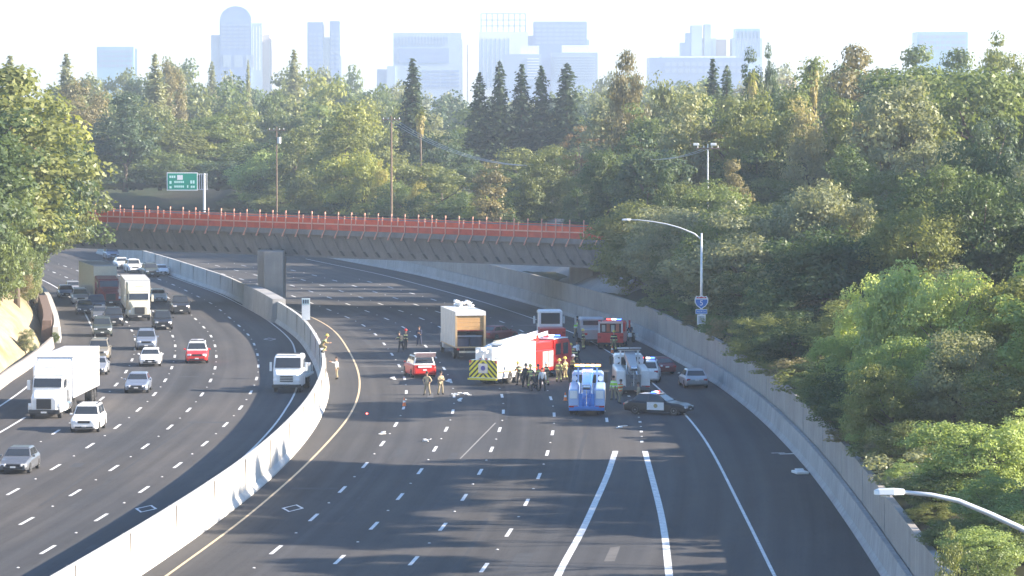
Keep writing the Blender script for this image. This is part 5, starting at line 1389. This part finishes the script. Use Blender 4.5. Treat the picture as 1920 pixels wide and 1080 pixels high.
def person_parts(pose):
    J = skeleton(pose)
    names = list(J); idx = {n: i for i, n in enumerate(names)}
    E_ = [('pelvis','waist'),('waist','chest'),('chest','neck'),('neck','head')]
    for k in 'rl': E_ += [('pelvis','hip'+k),('hip'+k,'knee'+k),('knee'+k,'ankle'+k),('ankle'+k,'toe'+k),('chest','sh'+k),('sh'+k,'el'+k),('el'+k,'hand'+k)]
    rad = {'pelvis': .135, 'waist': .12, 'chest': (.155,.12), 'neck': .055, 'head': (.085,.10)}
    for k in 'rl': rad.update({'hip'+k: .10, 'knee'+k: .062, 'ankle'+k: .042, 'toe'+k: .04, 'sh'+k: .062, 'el'+k: .045, 'hand'+k: .034})
    pts = [J[n] for n in names]; ed = [(idx[a], idx[b_]) for a, b_ in E_]; rr = [rad[n] for n in names]
    # head gets a crown vertex, hands get palms with fingers and a thumb
    pts.append(J['head']+Vector((0, .0, .12))); rr.append((.075,.085)); ed.append((idx['head'], len(pts)-1))
    body = skin_mesh('body', pts, ed, rr)
    hands = MB()
    for s, k in ((1,'r'),(-1,'l')):
        w = J['hand'+k]; d = (J['hand'+k]-J['el'+k]).normalized(); side = d.cross(Vector((0,1,.3))).normalized()
        hands.tube([w-d*.02, w+d*.05, w+d*.09], [.035,.042,.036], 6)
        for f, ln in ((-1.5,.06),(-.5,.08),(.5,.085),(1.5,.07)):
            a = w+d*.085+side*f*.018; hands.tube([a, a+d*ln*.5, a+d*ln+Vector((0,.012,-.01))], [.009,.009,.007], 4)
        a = w+d*.03+side*.035; hands.tube([a, a+d*.03+side*.03, a+d*.06+side*.035], [.011,.011,.008], 4)
    face = MB(); hd = J['head']
    face.loft([[hd+Vector((a*.016, .085, .05)) + Vector((0,0,0)) for a in (-1,0,1)], [hd+Vector((a*.02, .125 if a == 0 else .10, .01)) for a in (-1,0,1)]])
    for s in (1,-1): face.box(tuple(hd+Vector((s*.10, .0, .04))), (.02,.04,.06))
    co_n = ['waist','chest','pelvis','shr','elr','handr','shl','ell','handl','neck']
    ci = {n: i for i, n in enumerate(co_n)}
    cp = [J[n].copy() for n in co_n]
    for k in 'rl': cp[ci['hand'+k]] = J['el'+k].lerp(J['hand'+k], .88)
    cp[ci['neck']] = J['neck'] - Vector((0,0,.03))
    cp[ci['pelvis']] = J['pelvis'] - Vector((0,0,.06))
    coat = skin_mesh('coat', cp, [(0,1),(0,2),(1,3),(3,4),(4,5),(1,6),(6,7),(7,8),(1,9)], [.155,(.19,.15),.165,.085,.07,.055,.085,.07,.055,.085])
    tn = ['pelvis','hipr','kneer','ankler','hipl','kneel','anklel']; tp = [J[n].copy() for n in tn]
    tro = skin_mesh('trousers', tp, [(0,1),(1,2),(2,3),(0,4),(4,5),(5,6)], [.15,.115,.085,.072,.115,.085,.072])
    boots = MB()
    for k in 'rl':
        a, b_ = J['ankle'+k], J['toe'+k]
        boots.tube([a+Vector((0,-.03,.1)), a+Vector((0,-.03,-.01)), b_+Vector((0,0,.0))], [.055,.062,.05], 8)
    return J, body, hands.mesh('hands', True), face.mesh('face', True), coat, tro, boots.mesh('boots', True)
DOWN = ((.07,.0,-.30),(.02,.05,-.26)); FWD = ((.05,.12,-.25),(-.05,.24,.02)); HIP = ((.16,-.05,-.24),(-.10,.10,-.16)); POINT = ((.10,.2,-.08),(.02,.27,.08)); FOLD = ((.06,.06,-.28),(-.20,.16,.06))
POSES = {'stand': dict(arm=DOWN), 'hips': dict(arm=HIP, stance=.14), 'walk': dict(armr=((.05,.12,-.27),(.0,.12,-.22)), arml=((.05,-.1,-.28),(.02,.0,-.26)), stride=.2, stance=.02, lean=.15), 'work': dict(arm=FWD, lean=.7, stance=.15), 'point': dict(armr=POINT, arml=DOWN), 'fold': dict(arm=FOLD), 'crouch': dict(arm=FWD, lean=.6, crouch=.85, stance=.14), 'ride': dict(arm=FWD, lean=.4, crouch=.35, stance=.25)}
PC = {}
def band_material(name, base, band, zs, w=.045):
    m, nt, b = _new(name); h = NT(nt)
    tc = h.n('ShaderNodeTexCoord').outputs['Object']; sp = h.n('ShaderNodeSeparateXYZ'); h.l(tc, sp.inputs[0]); f = 0.0
    for z in zs:
        q = h.math('LESS_THAN', h.math('ABSOLUTE', h.math('SUBTRACT', sp.outputs[2], z)), w); f = h.math('MAXIMUM', f, q)
    h.l(h.mix(f, base, band), b.inputs['Base Color']); b.inputs['Roughness'].default_value = .75
    return m
CL = {'turnout': band_material('turnout_coat', (.30,.24,.12), (.75,.80,.25), (1.0,1.3)), 'turnout_t': band_material('turnout_trousers', (.30,.24,.12), (.75,.80,.25), (.28,)),
      'black': mat('cloth_black', (.022,.022,.026), .85), 'black_turnout': band_material('dark_turnout', (.03,.028,.026), (.7,.72,.35), (1.0,1.3)),
      'tan': mat('cloth_tan', (.42,.35,.22), .85), 'khaki': mat('cloth_khaki', (.30,.25,.16), .85), 'navy': mat('cloth_navy', (.03,.04,.08), .85),
      'hivis': band_material('hivis_vest', (.42,.78,.08), (.8,.8,.8), (1.05,1.35)), 'hivis_or': band_material('orange_vest', (.85,.22,.04), (.85,.85,.5), (1.1,1.35)),
      'white': mat('cloth_white', (.72,.72,.72), .8), 'blue': mat('cloth_blue', (.12,.2,.4), .8), 'teal': mat('cloth_teal', (.04,.22,.16), .8), 'red': mat('cloth_red', (.45,.04,.04), .8)}
HELM_Y = mat('helmet_yellow', (.78,.62,.10), .4); HELM_B = mat('helmet_black', (.03,.03,.03), .4); HELM_W = mat('helmet_white', (.8,.8,.8), .35); HELM_R = mat('helmet_red', (.6,.04,.03), .4); HAIR = mat('hair_dark', (.03,.02,.015), .8)
def person(px, py, pose, coat, tro, head, rz, label, seat=0.0, group=None, xy=None, hold=None):
    if pose not in PC: PC[pose] = person_parts(POSES[pose])
    J, body, hands, face, cme, tme, boots = PC[pose]
    x, y = xy or gp(px, py)
    t = empty('person', (x, y, seat), rz, label, 'person', group)
    def sk(me, nm, m_, lv=2):
        o = link(nm, me, m_, t); a = o.modifiers.new('skin', 'SKIN'); a.use_smooth_shade = True; s_ = o.modifiers.new('sub', 'SUBSURF'); s_.levels = s_.render_levels = 1; return o
    b_ = sk(body, 'body', SKIN); link('hands', hands, SKIN, b_); link('face', face, SKIN, b_)
    sk(cme, 'coat', CL[coat]); sk(tme, 'trousers', CL[tro]); link('boots', boots, BLACK, t)
    hd = J['head']
    if head is HAIR: MB().loft([[hd+Vector((math.cos(2*math.pi*k/10)*r_, math.sin(2*math.pi*k/10)*r_-.015, z_)) for k in range(10)] for r_, z_ in ((.108,.03),(.112,.09),(.09,.17),(.03,.205))]).build('hair', HAIR, t, smooth=True)
    else: MB().loft([[hd+Vector((math.cos(2*math.pi*k/12)*r_, math.sin(2*math.pi*k/12)*r_*1.15-.01, z_)) for k in range(12)] for r_, z_ in ((.17,.065),(.165,.085),(.125,.10),(.12,.16),(.08,.225),(.02,.25))]).build('helmet', head, t, smooth=True)
    if hold == 'pack': MB().box(tuple(J['chest']+Vector((0,-.2,-.05))), (.3,.18,.5)).build('air_pack', BLACK, t, bevel=.04)
    return t
pe = person
pe(801, 741, 'hips', 'tan', 'khaki', HAIR, R(160), 'officer in tan uniform standing with hands on hips behind the red command vehicle')
pe(826, 740, 'fold', 'tan', 'khaki', HAIR, R(-150), 'officer in tan uniform with folded arms facing the first officer')
pe(752, 660, 'work', 'black_turnout', 'black', HELM_B, R(30), 'firefighter in dark turnout gear bending over beyond the red command vehicle', hold='pack')
pe(760, 655, 'stand', 'black_turnout', 'black', HELM_R, R(-60), 'firefighter in dark gear with red helmet beside the bending one')
pe(786, 648, 'fold', 'navy', 'navy', HAIR, R(170), 'person in dark uniform standing alone ahead of the red command vehicle')
pe(596, 682, 'work', 'red', 'black', HELM_R, R(-80), 'firefighter in red coat leaning at the oncoming side of the median wall')
pe(590, 664, 'stand', 'black', 'navy', HELM_W, R(-90), 'person in dark clothing and white helmet on the oncoming side of the median wall')
pe(632, 711, 'point', 'white', 'khaki', HAIR, R(90), 'person in pale shirt standing alone by the road side of the median wall')
W1 = W.at(301, -.05)
pe(0, 0, 'crouch', 'turnout', 'turnout_t', HELM_Y, R(-90), 'firefighter in tan gear perched on top of the median wall', seat=hh, xy=W1)
pe(985, 726, 'walk', 'black', 'black', HELM_B, R(-20), 'firefighter in black walking beside the rear wheels of the fire engine', hold='pack')
pe(996, 728, 'work', 'turnout', 'turnout_t', HELM_Y, R(10), 'firefighter in tan gear with yellow helmet at the open locker of the fire engine')
pe(1010, 727, 'stand', 'turnout', 'black', HELM_B, R(50), 'firefighter in tan coat and black helmet beside the fire engine locker')
pe(1025, 722, 'hips', 'black_turnout', 'turnout_t', HELM_W, R(120), 'firefighter with white helmet facing the fire engine')
pe(1034, 705, 'crouch', 'teal', 'black', HAIR, R(80), 'person in teal crouching beside the fire engine cab')
pe(1070, 684, 'fold', 'turnout', 'turnout_t', HELM_Y, R(-160), 'firefighter in tan gear standing past the cab of the fire engine')
pe(1078, 690, 'stand', 'black_turnout', 'black', HELM_W, R(140), 'firefighter in dark coat and white helmet beyond the tow truck')
pe(1084, 678, 'walk', 'white', 'black', HAIR, R(60), 'person in white shirt and black trousers walking beyond the tow truck')
pe(1048, 716, 'stand', 'turnout', 'turnout_t', HELM_Y, R(-30), 'firefighter in tan gear in front of the red engine cab, nearest the wheel')
pe(1060, 712, 'hips', 'turnout', 'turnout_t', HELM_Y, R(60), 'firefighter in tan gear in front of the red engine cab, hands on hips')
pe(1072, 707, 'walk', 'turnout', 'black', HELM_W, R(-80), 'firefighter in tan coat and white helmet stepping past the engine nose')
pe(975, 722, 'work', 'black_turnout', 'black', HELM_Y, R(25), 'firefighter in dark gear bending at the locker behind the engine rear wheels')
pe(1017, 733, 'stand', 'white', 'black', HAIR, R(170), 'person in white shirt standing among the firefighters by the engine')
pe(1052, 672, 'stand', 'turnout', 'turnout_t', HELM_Y, R(20), 'firefighter in full tan gear against the red flank of the fire engine')
pe(1083, 628, 'stand', 'teal', 'navy', HAIR, R(30), 'worker in dark green shirt beyond the white truck cab')
pe(1097, 630, 'hips', 'hivis', 'navy', HAIR, R(-30), 'worker in lime vest beside the dark green shirted worker')
pe(1080, 634, 'walk', 'hivis', 'khaki', HAIR, R(-60), 'worker in lime vest walking beyond the white truck cab')
pe(1158, 655, 'work', 'turnout', 'turnout_t', HELM_Y, R(20), 'firefighter in tan gear working at the back of the rescue truck')
pe(1141, 653, 'crouch', 'tan', 'turnout_t', HELM_Y, R(-10), 'firefighter crouching at the rear bumper of the rescue truck')
pe(1151, 658, 'stand', 'black_turnout', 'turnout_t', HELM_Y, R(0), 'firefighter in dark coat directly behind the rescue truck')
pe(1170, 648, 'hips', 'white', 'blue', HAIR, R(-120), 'person in white shirt at the side of the rescue truck')
pe(1151, 750, 'stand', 'hivis', 'khaki', HAIR, R(150), 'tow worker in lime vest standing between the two tow trucks')
pe(1162, 757, 'walk', 'hivis_or', 'khaki', HAIR, R(-140), 'tow worker in orange vest stepping behind the white tow truck')
pe(1094, 655, 'stand', 'black_turnout', 'turnout_t', HELM_Y, R(70), 'firefighter in dark coat alone between the fire engine cab and the rescue truck')
pe(1063, 676, 'hips', 'hivis', 'black', HAIR, R(-100), 'worker in lime vest by the nose of the fire engine')
pe(1128, 650, 'walk', 'turnout', 'turnout_t', HELM_W, R(-70), 'firefighter in tan gear and white helmet walking toward the rescue truck')
pe(1003, 733, 'crouch', 'black', 'black', HELM_B, R(15), 'firefighter in black crouching over gear beside the engine wheels')
pe(1198, 763, 'fold', 'tan', 'khaki', HAIR, R(100), 'officer in tan uniform beside the patrol car')
pe(0, 0, 'ride', 'navy', 'tan', HELM_W, R(18), 'motorcycle officer in white helmet astride the parked motorcycle', xy=(RB.X(349)-.85, 348.8), seat=.08)

# ---------------------------------------------------------------- street lamps
GALV = mat('lamp_post_steel', (.66,.68,.70), .4, .3, noise=.05)
def street_lamp(x, y, z0, ztop, arm_pts, label, arm_r=.06):
    t = empty('street_lamp', (x, y, z0), 0, label, 'street lamp')
    L_ = lambda p: (p[0]-x, p[1]-y, p[2]-z0)
    MB().tube([(0,0,0),(0,0,(ztop-z0)*.5),(0,0,ztop-z0)], [.125,.105,.08], 10).build('pole', GALV, t, smooth=True)
    MB().b2(-.2,.2,-.2,.2,0,.06).build('base_plate', GALV, t)
    n = len(arm_pts)
    MB().tube([L_(p) for p in arm_pts], [arm_r*(1.15-.5*i/(n-1)) for i in range(n)], 8).build('arm', GALV, t, smooth=True)
    e = L_(arm_pts[-1]); d = -1
    MB().loft([[(e[0]+.1+dx, e[1]+a, e[2]+b_) for a, b_ in ((-w,-.07),(w,-.07),(w*.7,.07*s),(-w*.7,.07*s))] for dx, w, s in ((0,.08,1),(-.25,.17,1.2),(-.62,.15,1),(-.72,.06,.5))]).build('lamp_head', GALV, t, bevel=.02)
    MB().cylz((e[0]-.35, e[1], e[2]-.11), .12, .05, 10, .10).build('lens', mat('lens', (.6,.6,.55), .2), t)
    return t
YL = 307.0; XL_ = RB.at(YL, .9)[0]
def A_(px, py, Y): return (xat(px, Y), Y, zat(py, Y))
LX = xat(1315.5, YL)
street_lamp(LX, YL, 3.4, zat(437, YL), [(LX, YL, zat(449, YL))] + [A_(*p, YL) for p in ((1302,438),(1275,427),(1250,420),(1225,415.5),(1200,412.5),(1180,411.5))], 'tall steel street lamp with highway signs halfway down its pole')
t = street_lamp(xat(2170, 89), 89, -.3, zat(1100, 89), [(xat(2170,89), 89, zat(1135, 89))] + [A_(*p, 89) for p in ((2100,1092),(2000,1033),(1912,990),(1860,966),(1800,941),(1750,930),(1690,924))], 'near street lamp whose long curved arm reaches in from the frame corner', arm_r=.075)

# signs on the lamp pole: interstate shield, direction plate, white plate
BLUE_S = mat('sign_blue', (.03,.16,.50), .45); RED_S = mat('sign_red', (.55,.03,.05), .45); WHITE_S = mat('sign_white', (.80,.82,.82), .45)
def plate(name, poly, yy, th, m_, parent, cx, cz):
    return MB().loft([[(cx+a, yy, cz+b_) for a, b_ in poly], [(cx+a, yy+th, cz+b_) for a, b_ in poly]]).build(name, m_, parent)
sg = empty('route_sign', (LX, YL-.16, zat(566, YL)), 0, 'blue and red interstate shield reading 5 with plates below on the lamp pole', 'sign')
def shield(s):
    return [(-.44*s,.50*s),(-.24*s,.44*s),(0,.54*s),(.24*s,.44*s),(.44*s,.50*s),(.56*s,.24*s),(.55*s,-.05*s),(.38*s,-.34*s),(0,-.60*s),(-.38*s,-.34*s),(-.55*s,-.05*s),(-.56*s,.24*s)]
plate('shield', shield(1.0), 0, .03, WHITE_S, sg, 0, 0); plate('shield_field', [(a, b_) for a, b_ in shield(.86) if b_ < .34*.86] + [], -.012, .01, BLUE_S, sg, 0, -.0)
plate('shield_top', [(-.38,.41),(-.20,.37),(0,.45),(.20,.37),(.38,.41),(.43,.30),(-.43,.30)][::-1], -.012, .01, RED_S, sg, 0, 0)
lettering('5', .62, sg, (0, -.02, -.1), (R(90), 0, 0), WHITE_S)
plate('north_plate', [(-.48,-.2),(.48,-.2),(.48,.2),(-.48,.2)], 0, .03, WHITE_S, sg, 0, -.80)
plate('north_plate_field', [(-.44,-.16),(.44,-.16),(.44,.16),(-.44,.16)], -.012, .01, mat('sign_paleblue', (.06,.22,.58), .5), sg, 0, -.80)
lettering('NORTH', .20, sg, (0, -.02, -.80), (R(90), 0, 0), WHITE_S)
plate('lower_plate', [(-.35,-.42),(.35,-.42),(.35,.42),(-.35,.42)], 0, .03, WHITE_S, sg, 0, -1.46)
plate('lower_plate_field', [(-.25,-.30),(.25,-.30),(.25,.30),(-.25,.30)], -.012, .01, mat('sign_greyblue', (.42,.47,.52), .6), sg, 0, -1.46)

# small white sign on the median wall
x, y = W.at(345, 0)
sm = empty('median_sign', (x, y, hh), 0, 'small white upright sign standing on the median wall', 'sign')
m_ = MB().b2(-.05,.05,-.05,.05,0,.9).build('post', GALV, sm)
MB().b2(-.38,.38,-.08,-.05,.15,2.15).build('panel', WHITE_S, sm)
MB().b2(-.36,.36,-.095,-.082,1.55,2.12).build('panel_band', mat('sign_paleteal', (.55,.68,.70), .5), sm)
for k in range(3): MB().b2(-.26+k*.2,-.14+k*.2,-.11,-.097,1.66,2.02).build('mark', mat('sign_ink', (.03,.04,.06), .6), sm)

# green guide sign behind the railing
YS = 440.0
gs = empty('highway_sign', (xat(383, YS), YS, 7.4), 0, 'green highway guide sign cantilevered on a grey post behind the orange railing', 'sign')
ox, oz = gs.location.x, 7.4
def gx(px): return xat(px, YS)-ox
def gz(py): return zat(py, YS)-oz
MB().cylz((0,0,0), .16, gz(325), 10, .13).build('post', GALV, gs)
for yy in (326, 355): MB().b2(gx(313), gx(390), .02, .12, gz(yy)-.04, gz(yy)+.04).build('truss_chord', GALV, gs)
for px in (374, 378, 388): MB().b2(gx(px)-.04, gx(px)+.04, .0, .14, gz(355), gz(326)).build('truss_web', GALV, gs)
GREEN = mat('sign_green', (.005,.30,.20), .45)
MB().b2(gx(313), gx(371), -.09, -.03, gz(357), gz(323)).build('panel_border', WHITE_S, gs)
MB().b2(gx(314.6), gx(369.4), -.105, -.091, gz(355.2), gz(324.8)).build('panel', GREEN, gs)
MB().b2(gx(332.5), gx(343), -.12, -.106, gz(337), gz(328)).build('route_shield', WHITE_S, gs)
PALE = mat('sign_legend', (.55,.85,.78), .5)
for a, b_, c_, d_ in ((318,330,329,333.5),(318,323,339,344.5),(327,346,339,343),(357,366,338,344),(318,323,349,353),(327,346,347.5,351.5),(351,354,347,352),(358,366,348,352)):
    m_ = MB(); n = max(1, int((b_-a)/3.2)); w = (b_-a)/n
    for k in range(n): m_.b2(gx(a+k*w), gx(a+(k+.78)*w), -.12, -.106, gz(d_), gz(c_))
    m_.build('legend_line', PALE, gs)

# ---------------------------------------------------------------- utility poles
def upole(px, ytop, ybase, Y, label, lights=False, r=.13, arms=(0,)):
    z0 = max(GTOP-.2, 0) if Y > 300 else 5; x = xat(px, Y); zt = zat(ytop, Y)-z0
    t = empty('utility_pole', (x, Y, z0), 0, label, 'utility pole')
    MB().tube([(0,0,-.3),(0,0,zt)], [r*1.2, r*.8], 8).build('pole', WOOD if not lights else STEEL, t)
    for a in arms: MB().b2(-1.2,1.2,-.08,.08,zt-.5-a,zt-.36-a).build('crossarm', WOOD, t)
    for a in (-1.0,-.4,.4,1.0): MB().cylz((a,0,zt-.36), .05, .2, 6).build('insulator', WHITEP, t)
    return t, x, z0+zt
u1, ux1, uz1 = upole(734, 218, 325, 470, 'dark wooden utility pole standing behind the golden tree')
u2, ux2, uz2 = upole(519, 238, 300, 520, 'pale utility pole with transformer among dark trees', r=.10)
MB().cylz((.35,0,uz2-7.4-2.3), .28, .9, 10).build('transformer', STEEL, u2)
u3, ux3, uz3 = upole(1327, 270, 385, 368, 'tall steel pole with two floodlights above the lamp pole', lights=True, r=.09)
for a in (-1.15, .55): MB().b2(a-.28, a+.28, -.2, .2, uz3-7.4-.15, uz3-7.4+.1).build('floodlight', WHITEP, u3, bevel=.03)
def wires(parent, a, b_, sag, n=3, sp=.5):
    m = MB()
    for k in range(n):
        o_ = (k-(n-1)/2)*sp
        m.tube([(a[0]+o_+(b_[0]-a[0])*s/10-parent.location.x, a[1]+(b_[1]-a[1])*s/10-parent.location.y, a[2]+(b_[2]-a[2])*s/10-sag*4*(s/10)*(1-s/10)-parent.location.z) for s in range(11)], .025, 4)
    tag(m.build('wires', mat('wire_grey', (.45,.45,.45), .5), parent), kind='stuff')
wires(u1, (ux1, 470, uz1-.4), (xat(980, 430), 430, zat(310, 430)), 1.2)
wires(u3, (ux3, 368, uz3-.4), (xat(1180, 400), 400, zat(295, 400)), .6, 2)

# ---------------------------------------------------------------- houses glimpsed among the trees
def house(px, yroof, Y, w, label, roofm, wallm):
    x = xat(px, Y); t = empty('house', (x, Y, GTOP), 0, label, 'house'); h_ = zat(yroof, Y)-GTOP
    MB().b2(-w/2, w/2, 0, 8, -.3, h_-1.2).build('wall', wallm, t)
    MB().loft([[(-w/2-.4,-.4,h_-1.2),(w/2+.4,-.4,h_-1.2),(w/2+.4,8.4,h_-1.2),(-w/2-.4,8.4,h_-1.2)],[(-w/2+1,3.6,h_),(w/2-1,3.6,h_),(w/2-1,4.4,h_),(-w/2+1,4.4,h_)]]).build('roof', roofm, t)
    for k in range(3): MB().b2(-w*.3+k*w*.3-.5, -w*.3+k*w*.3+.5, -.04, .0, 1.0, 2.2).build('window', GLASS, t)
    return t
house(768, 317, 640, 8, 'white roofed house between the utility pole and the trees', WHITEP, mat('house_pink', (.55,.42,.38), .8))
house(700, 320, 625, 6, 'pale walled house behind the utility pole', mat('house_roof_grey', (.4,.38,.36), .8), mat('house_wall_pale', (.6,.55,.5), .8))
# orange object on the hillside: a short railing run of the overpass approach
op = empty('orange_awning', (xat(1683, 315), 315, 7.4), 0, 'small orange red awning half hidden by bushes on the hillside', 'awning')
zt = zat(452, 315)-7.4
for s in (-.8,.8): MB().cylz((s,0,0), .05, zt-.2, 6).build('post', STEEL, op)
MB().loft([[(-1,-.5,zt-.7),(1,-.5,zt-.7),(1,-.45,zt-.7),(-1,-.45,zt-.7)],[(-1,.4,zt),(1,.4,zt),(1,.45,zt),(-1,.45,zt)]]).build('canopy', mat('awning_orange', (.75,.16,.08), .7), op)
# slatted fence between the trees
fn = empty('slat_fence', (xat(1845, 322), 322, 7.6), 0, 'pale slatted fence between the trees on the hillside', 'fence')
for k in range(6): MB().b2(-2.2,2.2,-.02,.02,.3+k*.38,.55+k*.38).build('slat', mat('fence_pale', (.55,.56,.54), .7), fn)
for s in (-2.1,0,2.1): MB().b2(s-.06,s+.06,.03,.13,-.6,2.7).build('post', STEEL, fn)

# ---------------------------------------------------------------- small things on the road
x, y = gp(1500, 888); db = empty('cardboard_sheet', (x, y, 0), .2, 'pale flattened box lying on the shoulder by the barrier', 'debris')
MB().box((0,0,.09), (.75,1.3,.16)).build('sheet', WHITEP, db, bevel=.04); MB().box((.1,.5,.2), (.5,.3,.05), rx=.2).build('flap', WHITEP, db)
x, y = gp(690, 777); fl = empty('road_flare', (x, y, 0), .4, 'small red burning flare beside the yellow line', 'flare')
MB().cyly((0,0,.03), .025, .28, 8).build('stick', P_RED, fl); MB().cyly((0,.2,.04), .05, .14, 8).build('flame', mat('flare_glow', (1,.08,.06), .4, emit=6), fl)
rr = random.Random(8)
for i, (px, py, lab) in enumerate([(850,742,'torn white scrap nearest the fire engine tail'),(860,741,'second white scrap near the fire engine tail'),(874,741,'third white scrap near the fire engine tail'),(864,752,'flat white scrap below the row of scraps'),(738,711,'white scrap beside the red command vehicle wheel'),(843,716,'white scrap ahead of the two officers'),(796,828,'pale scrap in the sunlit lane'),(717,814,'small pale scrap near the yellow line'),(1165,803,'small scrap behind the blue tow truck')]):
    x, y = gp(px, py); d_ = MB()
    for k in range(3): d_.box((rr.uniform(-.15,.15), rr.uniform(-.25,.25), .05+.05*k), (rr.uniform(.12,.32), rr.uniform(.2,.6), .05), rz=rr.uniform(0,3), rx=rr.uniform(-.3,.3))
    o = d_.build('wreckage_scrap', WHITEP); o.location = (x, y, 0.0); tag(o, lab, 'debris')
for i, (px, py) in enumerate([(758,762),(1148,662),(1060,752)]):
    x, y = gp(px, py); c_ = empty('traffic_cone', (x, y, 0), 0, ['orange cone in the shadow beyond the yellow line','orange cone behind the rescue truck','orange cone beside the blue tow truck'][i], 'cone')
    MB().cylz((0,0,.03), .15, .62, 10, .03).build('cone', mat('cone_orange', (.85,.2,.04), .5), c_); MB().b2(-.19,.19,-.19,.19,0,.04).build('base', BLACK, c_); MB().cylz((0,0,.3), .10, .14, 10, .075).build('collar', WHITE_S, c_)
